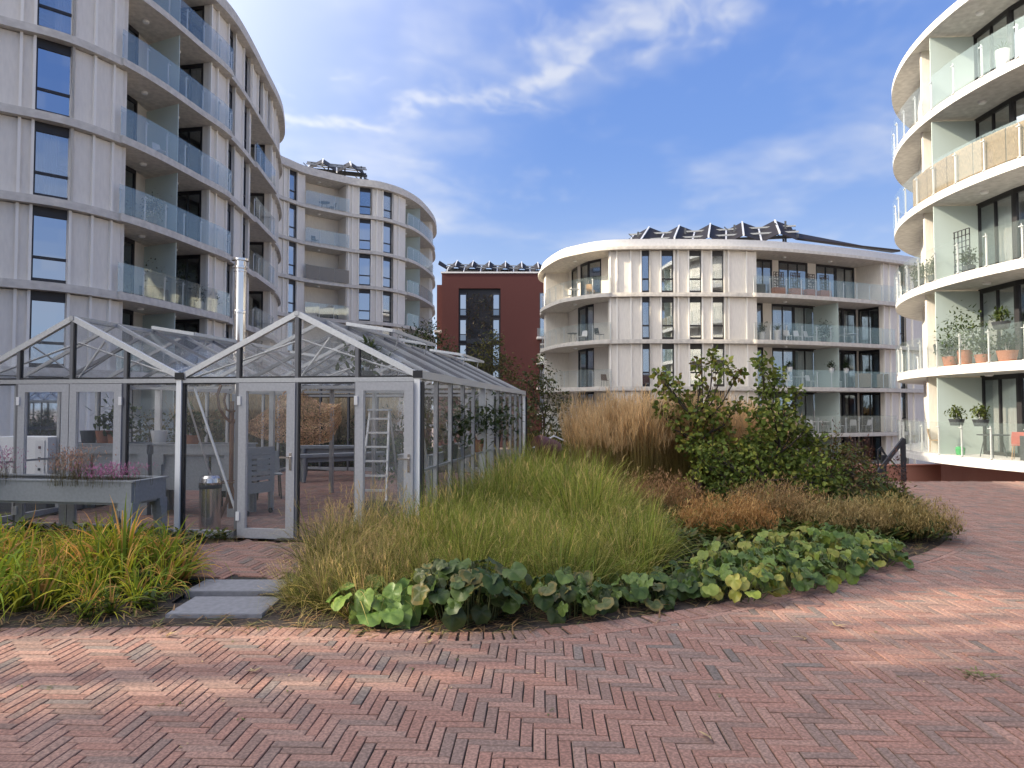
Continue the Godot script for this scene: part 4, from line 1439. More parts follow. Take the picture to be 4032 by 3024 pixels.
func brick_mesh(l: float, w: float, sd: int) -> ArrayMesh:
	# top at y = 0, chamfered rim, slightly uneven
	var r := RandomNumberGenerator.new()
	r.seed = sd
	var b := MB.new()
	var c := 0.0035
	var o := []
	var t := []
	for k in [[-1, -1], [1, -1], [1, 1], [-1, 1]]:
		var jx := r.randf_range(-0.0015, 0.0015)
		var jz := r.randf_range(-0.0015, 0.0015)
		o.append(Vector3(k[0] * l / 2 + jx, -c, k[1] * w / 2 + jz))
		t.append(Vector3(k[0] * (l / 2 - c) + jx, r.randf_range(-0.0012, 0.0008), k[1] * (w / 2 - c) + jz))
	b.quadn(t[0], t[1], t[2], t[3], Vector3.UP)
	for k in 4:
		var e := (k + 1) % 4
		var m: Vector3 = ((o[k] + o[e]) / 2).normalized()
		b.quadn(t[k], t[e], o[e], o[k], Vector3(m.x, 0.7, m.z))
		var d := Vector3(0, -0.045, 0)
		b.quadn(o[k], o[e], o[e] + d, o[k] + d, Vector3(m.x, 0, m.z))
	return b.mesh()

func brick_color() -> Color:
	var q := rng.randf()
	var f := rng.randf_range(0.86, 1.14)
	var c := lin(0.41, 0.230, 0.172)
	if q < 0.28: c = lin(0.40, 0.212, 0.155)
	elif q < 0.50: c = lin(0.43, 0.250, 0.188)
	elif q < 0.72: c = lin(0.365, 0.228, 0.175)
	elif q < 0.86: c = lin(0.325, 0.215, 0.170)
	elif q < 0.91: c = lin(0.265, 0.205, 0.170)
	return c * f

func near_edge(p: Vector2) -> float:
	# signed distance to the bed's edge: positive on the paved side
	var best := 1e9
	var bi := 0
	for i in range(0, EDGE.size(), 4):
		var q := EDGE[i].distance_squared_to(p)
		if q < best:
			best = q
			bi = i
	for i in range(maxi(0, bi - 5), mini(EDGE.size() - 1, bi + 5)):
		var q := EDGE[i].distance_squared_to(p)
		if q < best:
			best = q
			bi = i
	var t := (EDGE[mini(bi + 1, EDGE.size() - 1)] - EDGE[maxi(bi - 1, 0)]).normalized()
	var s := (p - EDGE[bi]).dot(Vector2(t.y, -t.x))
	return sqrt(best) * signf(s)

func herringbone(turn: float, at: Vector2, x0: float, x1: float, d0: float, d1: float, keep: String) -> Array:
	# list of [x, d, yaw] for long bricks of 0.262 x 0.0655 laid in herringbone
	var w := 0.0655
	var n := 4
	var out := []
	var ca := cos(turn)
	var sa := sin(turn)
	var m := int(maxf(x1 - x0, d1 - d0) / w) + 12
	for j in range(-m, m):
		for i in range(-m, m):
			var t := posmod(i + j, 2 * n)
			var c := Vector2.ZERO
			var yaw := 0.0
			if t == 0:
				c = Vector2((i + 2.0) * w, (j + 0.5) * w)
			elif t == n:
				c = Vector2((i + 0.5) * w, (j + 2.0) * w)
				yaw = PI / 2
			else:
				continue
			var p := Vector2(c.x * ca - c.y * sa, c.x * sa + c.y * ca) + at
			if p.x < x0 or p.x > x1 or p.y < d0 or p.y > d1:
				continue
			if keep == "court":
				if absf(p.x) > 0.86 * p.y + 3.4:
					continue
				var e := near_edge(p)
				if e < 0.175:
					continue
			out.append([p.x, p.y, yaw + turn])
	return out

func lay(list: Array, y: float, parent: Node, single: int, seed_: int, size := Vector2(0.2560, 0.0590)) -> void:
	rng.seed = seed_
	list.sort_custom(func(a, b): return a[1] + 0.35 * absf(a[0]) < b[1] + 0.35 * absf(b[0]))
	var shapes := []
	for k in 4:
		var key := "brick%.3f %.3f %d" % [size.x, size.y, k]
		if not cache.has(key):
			cache[key] = brick_mesh(size.x, size.y, 40 + k)
		shapes.append(cache[key])
	var w := [[], [], [], []]
	var t := [[], [], [], []]
	var singles := 0
	for q in list:
		var k := rng.randi() % 4
		var tilt := Basis(Vector3.RIGHT, rng.randf_range(-0.012, 0.012)) * Basis(Vector3(0, 0, 1), rng.randf_range(-0.006, 0.006))
		var f := Transform3D(Basis(Vector3.UP, q[2] + rng.randf_range(-0.012, 0.012)) * tilt, V(q[0] + rng.randf_range(-0.001, 0.001), y + rng.randf_range(-0.0022, 0.0022), q[1]))
		var c := brick_color()
		if singles < single and q[1] > 3.05 and absf(q[0]) < 0.72 * q[1] + 0.1:
			singles += 1
			mi(parent, "brick", shapes[k], M["brick%d" % (rng.randi() % 10)], f)
			continue
		w[k].append(f)
		t[k].append(c)
	for k in 4:
		if w[k].size():
			stuff("brick_paving", shapes[k], M.brick, w[k], t[k], parent)

func build_ground() -> void:
	edge_curve()
	var g := PlaneMesh.new()
	g.size = Vector2(900, 900)
	tag(mi(self, "ground", g, M.ground, Transform3D(Basis(), Vector3(0, -2.9, 0))), "", "", "", "structure")
	# the raised court: its right part ends at the steps, the left part runs on behind the greenhouse
	var b := MB.new()
	var out := PackedVector2Array([Vector2(-19, -22), Vector2(30, -22), Vector2(13.4, 16.8), Vector2(8.75, 16.8), Vector2(8.6, 17.4), Vector2(5.0, 18.4), Vector2(3.6, 25.5), Vector2(-10.5, 25.5), Vector2(-12.5, 20)])
	var ix := Geometry2D.triangulate_polygon(out)
	for i in range(0, ix.size(), 3):
		b.tri_s(V(out[ix[i]].x, -0.012, out[ix[i]].y), V(out[ix[i + 1]].x, -0.012, out[ix[i + 1]].y), V(out[ix[i + 2]].x, -0.012, out[ix[i + 2]].y), Vector3.UP, Vector3.UP, Vector3.UP)
	for i in out.size():
		var a := out[i]
		var e := out[(i + 1) % out.size()]
		b.quad(V(a.x, -2.9, a.y), V(a.x, -0.012, a.y), V(e.x, -0.012, e.y), V(e.x, -2.9, e.y))
	var court := mi(self, "pavement", b.mesh(), M.joint)
	tag(court, "", "", "", "structure")
	lay(herringbone(-0.045, Vector2(0.3, 8.0), -13, 14.6, 1.6, 16.72, "court"), 0.0, court, 300, 5)
	# border: bricks set across the edge, then one running course
	var soldier := []
	var runner := []
	var acc := 0.0
	for i in range(1, EDGE.size()):
		var s := EDGE[i].distance_to(EDGE[i - 1])
		acc += s
		var t := (EDGE[i] - EDGE[i - 1]).normalized()
		var nn := Vector2(t.y, -t.x)
		var yaw := atan2(t.y, t.x)
		if acc > 0.0655:
			acc -= 0.0655
			var p := EDGE[i] + nn * 0.115
			soldier.append([p.x, p.y, yaw + PI / 2])
	acc = 0.0
	for i in range(1, EDGE.size()):
		acc += EDGE[i].distance_to(EDGE[i - 1])
		if acc > 0.262:
			acc -= 0.262
			var t := (EDGE[i] - EDGE[i - 1]).normalized()
			var p := EDGE[i] + Vector2(t.y, -t.x) * 0.250
			runner.append([p.x, p.y, atan2(t.y, t.x)])
	lay(soldier, 0.004, court, 0, 6, Vector2(0.200, 0.0615))
	lay(runner, 0.004, court, 0, 7, Vector2(0.2570, 0.0600))
	# garden bed
	b = MB.new()
	var cell := 0.22
	var x := -13.5
	while x < 8.9:
		var d := 5.3
		while d < 25.4:
			var c := Vector2(x + cell / 2, d + cell / 2)
			var gx := (c - Vector2(-7.44, 9.70)).dot(Vector2(0.9886, -0.1507))
			var gd := (c - Vector2(-7.44, 9.70)).dot(Vector2(0.1507, 0.9886))
			var built := gx > 0.1 and gx < 6.26 and gd > 0.1 and gd < 9.65
			if near_edge(c) < 0.10 and not built and not inside(c, WALK) and inside(c, out):
				var q := []
				var qn := []
				for k in [[0, 0], [1, 0], [1, 1], [0, 1]]:
					var px: float = x + k[0] * cell
					var pd: float = d + k[1] * cell
					q.append(V(px, soil_at(px, pd) * clampf(-near_edge(Vector2(px, pd)) * 4.0, 0.0, 1.0) - 0.006, pd))
					qn.append(Vector3(-(soil_at(px + 0.05, pd) - soil_at(px - 0.05, pd)) / 0.1, 1.0, (soil_at(px, pd + 0.05) - soil_at(px, pd - 0.05)) / 0.1).normalized())
				b.tri_s(q[0], q[3], q[2], qn[0], qn[3], qn[2])
				b.tri_s(q[0], q[2], q[1], qn[0], qn[2], qn[1])
			d += cell
		x += cell
	tag(mi(self, "garden_bed", b.mesh(), M.soil), "", "", "", "structure")
	# brick path to the greenhouse, and its floor
	var path := MB.new()
	var floor_poly := [V(-4.35, 0.035, 9.1), V(-3.3, 0.035, 6.95), V(-2.2, 0.035, 6.95), V(-1.6, 0.035, 8.75)]
	var a := deg_to_rad(8.67)
	var u := Vector2(cos(a), -sin(a))
	var vv := Vector2(sin(a), cos(a))
	var O := Vector2(-7.44, 9.70)
	path.quadn(floor_poly[0], floor_poly[1], floor_poly[2], floor_poly[3], Vector3.UP)
	path.quadn(floor_poly[1], floor_poly[2], floor_poly[2] - Vector3(0, 0.2, 0), floor_poly[1] - Vector3(0, 0.2, 0), Vector3(0, 0, 1))
	var pth := mi(self, "path", path.mesh(), M.joint)
	tag(pth, "", "", "", "structure")
	var pp := PackedVector2Array([Vector2(-4.3, 9.05), Vector2(-3.25, 7.0), Vector2(-2.25, 7.0), Vector2(-1.68, 8.7)])
	var list := []
	for q in herringbone(-0.1, Vector2(-3, 8), -5, -1, 6.8, 9.3, ""):
		if inside(Vector2(q[0], q[1]), pp):
			list.append(q)
	lay(list, 0.05, pth, 0, 8)
	var fl := MB.new()
	var cc := [O, O + u * 6.36, O + u * 6.36 + vv * 9.7, O + vv * 9.7]
	fl.quadn(V(cc[0].x, 0.036, cc[0].y), V(cc[1].x, 0.036, cc[1].y), V(cc[2].x, 0.036, cc[2].y), V(cc[3].x, 0.036, cc[3].y), Vector3.UP)
	var f := mi(self, "floor", fl.mesh(), M.joint)
	tag(f, "", "", "", "structure")
	var fp := PackedVector2Array()
	for q in [O + u * 0.1 + vv * 0.12, O + u * 6.26 + vv * 0.12, O + u * 6.26 + vv * 9.6, O + u * 0.1 + vv * 9.6]:
		fp.append(q)
	list = []
	for q in herringbone(-a, Vector2(-3, 14), -8, 0.6, 8.6, 19.5, ""):
		if inside(Vector2(q[0], q[1]), fp):
			list.append(q)
	lay(list, 0.05, f, 0, 9)
	# stone treads up to the path
	for q in [["lower grey stone tread at the edge of the brick court", 5.80, 6.34, -2.80, -2.02, 0.032], ["upper grey stone tread just before the brick path", 6.46, 6.90, -2.95, -2.10, 0.048]]:
		var o := MB.new()
		o.abox(q[3], q[4], -0.05, q[5] - 0.006, -q[2], -q[1])
		o.abox(q[3] + 0.006, q[4] - 0.006, q[5] - 0.006, q[5], -q[2] + 0.006, -q[1] - 0.006)
		tag(mi(self, "stone_step", o.mesh(), M.bluestone), q[0], "step")

# ---------------------------------------------------------------- the scene
func materials() -> void:
	var im := Image.create(4, 4, false, Image.FORMAT_RGBA8)
	im.fill(Color(1, 1, 1, 1))
	M["white"] = ImageTexture.create_from_image(im)
	var grain := noise_tex(0.03, 0.93, 1.0, 1, 5)
	var fine := noise_tex(0.03, 0.90, 1.0, 2, 5)
	var stain := noise_tex(0.02, 0.84, 1.0, 3, 6)
	var speck := noise_tex(0.12, 0.70, 1.0, 4, 3)
	mat("panel", 0.83, 0.775, 0.685, 0.75, 0.0, noise_tex(0.02, 0.93, 1.0, 13, 5), 0.35).uv1_scale = Vector3(0.9, 0.16, 0.9)
	mat("fin", 0.84, 0.80, 0.725, 0.7)
	mat("concrete", 0.72, 0.67, 0.59, 0.85, 0.0, stain, 0.30)
	mat("concrete_bright", 0.66, 0.645, 0.61, 0.8, 0.0, stain, 0.30)
	mat("fascia", 0.66, 0.65, 0.635, 0.6, 0.0, grain, 0.25)
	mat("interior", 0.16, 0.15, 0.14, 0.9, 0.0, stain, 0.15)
	mat("frame", 0.022, 0.020, 0.022, 0.45)
	mat("frame_grey", 0.05, 0.054, 0.06, 0.5, 0.2)
	mat("post", 0.66, 0.67, 0.66, 0.4, 0.3)
	mat("screen", 0.49, 0.57, 0.53, 0.35)
	mat("lamp", 0.8, 0.8, 0.78, 0.4)
	mat("curtain", 0.62, 0.61, 0.57, 0.9)
	mat("curtain_dark", 0.16, 0.15, 0.16, 0.9)
	mat("post_white", 0.86, 0.85, 0.80, 0.45)
	mat("brick_wall", 0.23, 0.10, 0.075, 0.9, 0.0, speck, 0.8)
	mat("brick_sun_tinted", 0.62, 0.30, 0.23, 0.9, 0.0, speck, 0.8)  # sunlight put into the colour: paler and pinker on walls in shade
	mat("brick_dark", 0.110, 0.030, 0.026, 0.9, 0.0, speck, 0.35).uv1_scale = Vector3(0.35, 4.0, 0.35)
	mat("solar", 0.016, 0.014, 0.015, 0.55)
	M.solar.metallic_specular = 0.2
	mat("galv_dull", 0.24, 0.25, 0.26, 0.5, 0.3)
	mat("galv", 0.62, 0.63, 0.64, 0.35, 0.5)
	glass("pane", 0.62, 0.68, 0.72, 0.34)
	glass("pane_coated", 0.62, 0.68, 0.74, 0.42)
	glass("rail_glass", 0.56, 0.64, 0.62, 0.21, 0.6, 0.03)
	glass("rail_clear", 0.56, 0.68, 0.63, 0.13, 0.7, 0.03)
	mat("mirror", 0.42, 0.46, 0.52, 0.02, 1.0)
	mat("mirror_dim", 0.20, 0.23, 0.27, 0.04, 1.0)
	mat("reed", 0.46, 0.345, 0.215, 0.9, 0.0, noise_tex(0.05, 0.45, 1.0, 14, 5), 2.2).uv1_scale = Vector3(3.0, 0.22, 3.0)
	var rg := mat("reed_grey", 0.36, 0.33, 0.28, 0.9, 0.0, speck, 2.2)
	rg.uv1_scale = Vector3(3.0, 0.25, 3.0)
	mat("alu", 0.46, 0.46, 0.455, 0.42, 0.5, fine, 1.5)
	mat("alu_light", 0.64, 0.635, 0.61, 0.40, 0.35, fine, 1.5)
	mat("alu_grey", 0.45, 0.45, 0.45, 0.5, 0.2, fine, 1.5)
	mat("alu_dark", 0.16, 0.16, 0.165, 0.5, 0.3)
	mat("rubber", 0.014, 0.014, 0.015, 0.6)
	mat("white_paint", 0.70, 0.69, 0.66, 0.5)
	mat("steel", 0.62, 0.60, 0.58, 0.22, 1.0)
	mat("chrome", 0.80, 0.74, 0.68, 0.10, 1.0)
	mat("flue_grey", 0.25, 0.27, 0.31, 0.4, 0.5)
	mat("black_steel", 0.018, 0.018, 0.02, 0.5)
	mat("dark_red", 0.09, 0.02, 0.02, 0.5)
	mat("grey_plastic", 0.29, 0.305, 0.305, 0.6, 0.0, fine, 1.2)
	mat("wood", 0.17, 0.085, 0.045, 0.6)
	mat("pale_wood", 0.42, 0.27, 0.14, 0.7)
	mat("burlap", 0.80, 0.56, 0.33, 0.95, 0.0, null, 1.0)
	M.burlap.vertex_color_use_as_albedo = true
	mat("terracotta", 0.34, 0.14, 0.08, 0.85)
	mat("white_pot", 0.62, 0.62, 0.60, 0.6)
	mat("dark_pot", 0.04, 0.045, 0.05, 0.6)
	mat("red_plastic", 0.45, 0.12, 0.09, 0.5)
	mat("green_plastic", 0.03, 0.30, 0.08, 0.5)
	mat("soil", 0.085, 0.060, 0.042, 0.95, 0.0, noise_tex(0.05, 0.45, 1.0, 9, 5), 0.9)
	mat("joint", 0.030, 0.026, 0.020, 0.95, 0.0, speck, 2.0)
	mat("ground", 0.22, 0.17, 0.15, 0.95, 0.0, stain, 0.06)
	mat("bluestone", 0.235, 0.235, 0.245, 0.7, 0.0, stain, 1.3)
	mat("bark", 0.085, 0.062, 0.045, 0.9, 0.0, speck, 3.0)
	mat("stalk", 0.10, 0.12, 0.04, 0.7)
	var bk := mat("brick", 1, 1, 1, 0.82, 0.0, noise_tex(0.03, 0.60, 1.0, 6, 6), 2.2)
	bk.vertex_color_use_as_albedo = true
	rng.seed = 3
	for i in 10:
		var c := brick_color()
		mat("brick%d" % i, c.r, c.g, c.b, 0.82, 0.0, bk.albedo_texture, 2.6)
	leafmat("leaf", 1, 1, 1, 0.6, 0.55)
	leafmat("leaf_big", 1, 1, 1, 0.42, 0.4)
	leafmat("grass", 1, 1, 1, 0.6, 0.9)
	var cl := mat("clear", 0.9, 0.95, 0.93, 0.02)
	cl.transparency = BaseMaterial3D.TRANSPARENCY_ALPHA
	cl.albedo_color.a = 0.02
	cl.metallic_specular = 0.25
	glass("roof_glass", 0.66, 0.70, 0.72, 0.15, 0.7, 0.08)

func spot(h: House, s: float, off: float, y: float) -> Vector3:
	var c := h.plan.at(s, off)
	return V(c.x, y, c.y)

func house(ctrl: Array) -> House:
	var h := House.new()
	h.plan = Plan.new(ctrl)
	return h

func balcony_things() -> void:
	var CEN := house(CENTRE_PLAN)
	var y0 := level(0)
	var y1 := level(1)
	var y2 := level(2)
	var y3 := level(3)
	# middle block
	for i in 4:
		var s: float = [20.3, 21.6, 22.8, 24.0][i]
		var t := frame_of(CEN.plan.at(s - 0.4, 0.28), CEN.plan.at(s + 0.4, 0.28), y3)
		var o := thing("trellis_planter", "%s of four rusty trellis planters on the top balcony of the middle block" % ["leftmost", "second from left", "third from left", "rightmost"][i], "planter", t.origin, atan2(t.basis.z.x, t.basis.z.z), "trellis planters in a row")
		bx(o, "box", M.terracotta, -0.42, 0.42, 0, 0.45, -0.18, 0.18)
		var b := MB.new()
		rng.seed = 50 + i
		for k in 5:
			b.abox(-0.36 + 0.18 * k - 0.02, -0.36 + 0.18 * k + 0.02, 0.45, 1.5, -0.02, 0.0)
		for k in 6:
			b.abox(-0.38, 0.38, 0.55 + 0.18 * k, 0.59 + 0.18 * k, 0.001, 0.02)
		for k in 22:
			b.box(Transform3D(Basis(Vector3(0, 0, 1), rng.randf() * PI), Vector3(rng.randf_range(-0.3, 0.3), rng.randf_range(0.5, 1.45), 0.03)), Vector3(0.26, 0.035, 0.015))
		mi(o, "trellis", b.mesh(), M.bark)
	bx(thing("storage_bench", "dark green storage box at the left end of the top right balcony", "box", spot(CEN, 19.0, 0.9, y3)), "body", M.dark_pot, -0.5, 0.5, 0, 0.7, -0.35, 0.35)
	chair("pale wooden lounge chair on the sunlit top left balcony of the middle block", spot(CEN, 6.9, 1.0, y3), 2.6, M.pale_wood, M.pale_wood)
	chair("white chair near the left curve of the top balcony of the middle block", spot(CEN, 4.0, 1.0, y3), 1.0, M.white_paint, M.post)
	table("small white table on the top left balcony of the middle block", spot(CEN, 5.2, 0.9, y3), 0.35, M.white_paint)
	chair("black folding chair on the second balcony of the rounded corner", spot(CEN, 7.9, 0.8, y2), 2.2, M.frame, M.galv)
	chair("white chair on the second balcony of the rounded corner", spot(CEN, 6.3, 0.9, y2), -0.6, M.white_paint, M.post)
	table("dark table on the second balcony of the rounded corner", spot(CEN, 5.0, 0.9, y2), 0.4, M.frame_grey)
	chair("brown chair at the right end of the lowest visible corner balcony", spot(CEN, 8.4, 0.9, y1), 0.3, M.wood, M.bark)
	pot_plant("tall leafy plant in a pale pot on the second right balcony", spot(CEN, 20.6, 0.9, y2), 0.24, 0.75, 0.75, M.white_pot, lin(0.02, 0.04, 0.015), lin(0.05, 0.08, 0.02), 61, true)
	pot_plant("short leafy plant at the far left of the second right balcony", spot(CEN, 19.4, 0.9, y2), 0.22, 0.6, 0.55, M.white_pot, lin(0.03, 0.05, 0.015), lin(0.06, 0.08, 0.03), 62)
	pot_plant("dark round bush before the green screen on the second right balcony", spot(CEN, 24.4, 0.8, y2), 0.2, 0.4, 1.0, M.dark_pot, lin(0.02, 0.035, 0.012), lin(0.05, 0.07, 0.02), 63)
	for i in 3:
		chair("%s white lounge seat on the second right balcony" % ["left", "middle", "right"][i], spot(CEN, 21.7 + 0.9 * i, 1.2, y2), 0.3 * i, M.white_paint, M.white_paint)
	table("low white table at the right of the second right balcony", spot(CEN, 27.0, 1.1, y2), 0.6, M.galv)
	for i in 4:
		chair("%s white chair on the third right balcony" % ["first", "second", "third", "fourth"][i], spot(CEN, 21.5 + 1.9 * i + (0.5 if i > 1 else 0.0), 1.0, y1), 0.5 * i, M.white_paint, M.post)
	table("round table between chairs on the third right balcony", spot(CEN, 22.6, 1.2, y1), 0.5, M.galv)
	for i in 3:
		pot_plant("%s hanging pot plant over the third right balcony rail" % ["left", "middle", "right"][i], spot(CEN, [21.0, 24.4, 25.7][i], 0.2, y1 + 1.0), 0.18, 0.3, 0.42, M.white_pot, lin(0.02, 0.04, 0.012), lin(0.06, 0.09, 0.02), 70 + i)
	bx(thing("reed_mat", "brown reed mat behind the glass of the third right balcony", "reed mat", spot(CEN, 27.3, 0.25, y1)), "mat", M.reed, -0.55, 0.55, 0.05, 1.0, -0.02, 0.02)
	bx(thing("reed_mat", "small brown reed mat near the right end of the third right balcony", "reed mat", spot(CEN, 29.2, 0.25, y1)), "mat", M.reed, -0.4, 0.4, 0.05, 1.0, -0.02, 0.02)
	for i in 5:
		chair("%s grey chair on the lowest right balcony of the middle block" % ["first", "second", "third", "fourth", "fifth"][i], spot(CEN, 23.4 + 1.25 * i, 1.0, y0), 0.9 * i, M.post, M.galv)
	table("oval pale table on the lowest right balcony of the middle block", spot(CEN, 24.4, 1.2, y0), 0.6, M.white_paint)
	table("dark table at the right of the lowest right balcony", spot(CEN, 27.6, 1.2, y0), 0.6, M.frame_grey)
	# left block
	var LEFT := house(LEFT_PLAN)
	LEFT.plan.shift = 3.876
	pot_plant("large airy bush behind the screen on the lowest full balcony of the left block", spot(LEFT, 35.4, 1.0, y2), 0.28, 0.5, 1.5, M.dark_pot, lin(0.03, 0.04, 0.012), lin(0.08, 0.08, 0.025), 81)
	pot_plant("spiky plant beside the screen on the lowest full left balcony", spot(LEFT, 34.2, 0.6, y2), 0.18, 0.3, 0.5, M.white_pot, lin(0.03, 0.05, 0.015), lin(0.06, 0.09, 0.03), 82, true)
	for i in 2:
		bx(thing("square_planter", "%s dark square planter on the lowest full left balcony" % ["left", "right"][i], "planter", spot(LEFT, 33.2 + 0.75 * i, 0.5, y2)), "body", M.dark_pot, -0.28, 0.28, 0, 0.55, -0.25, 0.25)
	pot_plant("bush in a pale tub near the right end of the lowest full left balcony", spot(LEFT, 37.2, 0.6, y2), 0.22, 0.5, 0.7, M.white_pot, lin(0.02, 0.035, 0.012), lin(0.05, 0.06, 0.02), 83)
	pot_plant("slim plant in a white pot at the right end of the lowest full left balcony", spot(LEFT, 38.1, 0.5, y2), 0.2, 0.45, 0.5, M.white_pot, lin(0.02, 0.04, 0.012), lin(0.06, 0.08, 0.02), 84)
	pot_plant("small plant on the second balcony up of the left block", spot(LEFT, 34.0, 1.1, y3), 0.2, 0.7, 0.8, M.dark_pot, lin(0.02, 0.035, 0.012), lin(0.05, 0.07, 0.02), 85)
	chair("white chair low on the third balcony up of the left block", spot(LEFT, 34.1, 0.7, level(4)), 1.2, M.white_paint, M.post)
	chair("dark chair on the small lower balcony at the bend of the left block", spot(LEFT, 44.2, 0.7, level(1)), 1.2, M.frame, M.frame)
	table("pale table on the small lower balcony at the bend of the left block", spot(LEFT, 45.0, 0.7, level(1)), 0.4, M.galv)
	# far left block, hollow bend
	var B2 := house(B2_PLAN)
	table("dark table on the top hollow balcony of the far left block", spot(B2, 7.4, 0.9, level(6)), 0.45, M.frame_grey)
	chair("dark chair on the top hollow balcony of the far left block", spot(B2, 8.1, 0.9, level(6)), -0.8, M.frame_grey, M.frame)
	chair("dark chair on the second hollow balcony of the far left block", spot(B2, 6.6, 0.9, level(5)), 0.8, M.frame_grey, M.frame)
	bx(thing("sofa", "white outdoor sofa on the lowest visible hollow balcony", "sofa", spot(B2, 6.0, 0.9, level(3))), "body", M.white_paint, -0.6, 0.6, 0, 0.75, -0.3, 0.3)
	bx(thing("deck_box", "dark cushion box on the lowest visible hollow balcony", "box", spot(B2, 7.8, 0.9, level(3))), "body", M.frame_grey, -0.8, 0.8, 0, 0.4, -0.3, 0.3)
	# right block
	var c := Vector2(26.6, 23.85)
	var rp := func(deg: float, off: float, y: float) -> Vector3:
		var a := deg_to_rad(deg)
		return V(c.x + (12.0 - off) * cos(a), y, c.y + (12.0 - off) * sin(a))
	var P: Array = [rp.call(190.5, 0.8, y0), rp.call(194.5, 0.9, y0), rp.call(172.0, 0.5, y0), rp.call(178.5, 0.6, y0)]
	chair("red shell chair beside the dark table on the lowest right balcony", P[0], 2.4, M.red_plastic, M.pale_wood)
	bx(thing("dark_table", "dark square table on the lowest right balcony", "table", P[1]), "tabletop", M.frame_grey, -0.5, 0.5, 0.0, 0.74, -0.45, 0.45)
	chair("wicker chair at the rounded end of the lowest right balcony", P[2], 0.9, M.pale_wood, M.pale_wood)
	var can := MB.new()
	can.lathe([[0.0, 0.0], [0.12, 0.0], [0.15, 0.22], [0.10, 0.28], [0.0, 0.28]], 14)
	tag(mi(self, "watering_can", can.mesh(), M.green_plastic, Transform3D(Basis(), P[3])), "bright green watering can on the lowest right balcony", "watering can")
	table("low grill table in the middle of the lowest right balcony", rp.call(184.5, 0.9, y0), 0.45, M.frame_grey)
	for i in 2:
		pot_plant("%s trough of yellow-green plants hung on the lowest right rail" % ["left", "right"][i], rp.call([180.5, 186.0][i], 0.25, y0 + 1.0), 0.24, 0.22, 0.42, M.dark_pot, lin(0.06, 0.09, 0.02), lin(0.14, 0.14, 0.03), 90 + i)
	pot_plant("big variegated bush on the second right balcony", rp.call(181.5, 0.45, y1), 0.24, 0.5, 1.25, M.terracotta, lin(0.03, 0.06, 0.015), lin(0.14, 0.15, 0.04), 93)
	pot_plant("dense green bush in a clay pot beside the big variegated one", rp.call(177.5, 0.45, y1), 0.26, 0.35, 0.65, M.terracotta, lin(0.03, 0.06, 0.015), lin(0.09, 0.12, 0.03), 94)
	pot_plant("low green bush right of the big one on the second right balcony", rp.call(185.5, 0.45, y1), 0.24, 0.3, 0.6, M.terracotta, lin(0.04, 0.07, 0.02), lin(0.12, 0.14, 0.04), 95)
	pot_plant("trough plant hung on the rail of the second right balcony", rp.call(190.5, 0.2, y1 + 1.0), 0.26, 0.22, 0.4, M.dark_pot, lin(0.05, 0.08, 0.02), lin(0.12, 0.12, 0.03), 96)
	pot_plant("dark shrub in a clay pot on the second right balcony under the trough", rp.call(190.0, 0.5, y1), 0.3, 0.35, 0.6, M.terracotta, lin(0.02, 0.035, 0.012), lin(0.05, 0.06, 0.03), 97)
	chair("pink cushioned chair at the picture's right edge on the second right balcony", rp.call(193.5, 0.8, y1), 2.2, M.red_plastic, M.post)
	chair("dark chair near the rounded end of the second right balcony", rp.call(174.0, 0.6, y1), 1.2, M.frame, M.frame)
	var q: Vector3 = rp.call(181.0, 0.5, y2)
	var o := thing("grid_trellis", "black square grid trellis standing on the third right balcony", "trellis", q, -1.45)
	var b := MB.new()
	for k in 5:
		b.abox(-0.34 + 0.17 * k - 0.012, -0.34 + 0.17 * k + 0.012, 0.1, 1.55, -0.012, 0.012)
	for k in 8:
		b.abox(-0.35, 0.35, 0.2 + 0.192 * k - 0.012, 0.2 + 0.192 * k + 0.012, 0.013, 0.03)
	mi(o, "grid", b.mesh(), M.black_steel)
	pot_plant("climber at the foot of the black grid trellis", rp.call(182.2, 0.55, y2), 0.2, 0.3, 0.5, M.dark_pot, lin(0.03, 0.05, 0.015), lin(0.07, 0.09, 0.03), 98)
	for i in 3:
		pot_plant("%s bush at the rounded end of the third right balcony" % ["first", "second", "third"][i], rp.call(166.0 + 3.4 * i, 0.45, y2), 0.22, 0.35, 0.6, M.dark_pot, lin(0.04, 0.06, 0.02), lin(0.12, 0.11, 0.04), 101 + i)
	pot_plant("small plant on the top right balcony behind the glass", rp.call(189.0, 0.8, level(4)), 0.2, 0.9, 0.5, M.white_pot, lin(0.03, 0.05, 0.02), lin(0.08, 0.1, 0.04), 105, true)

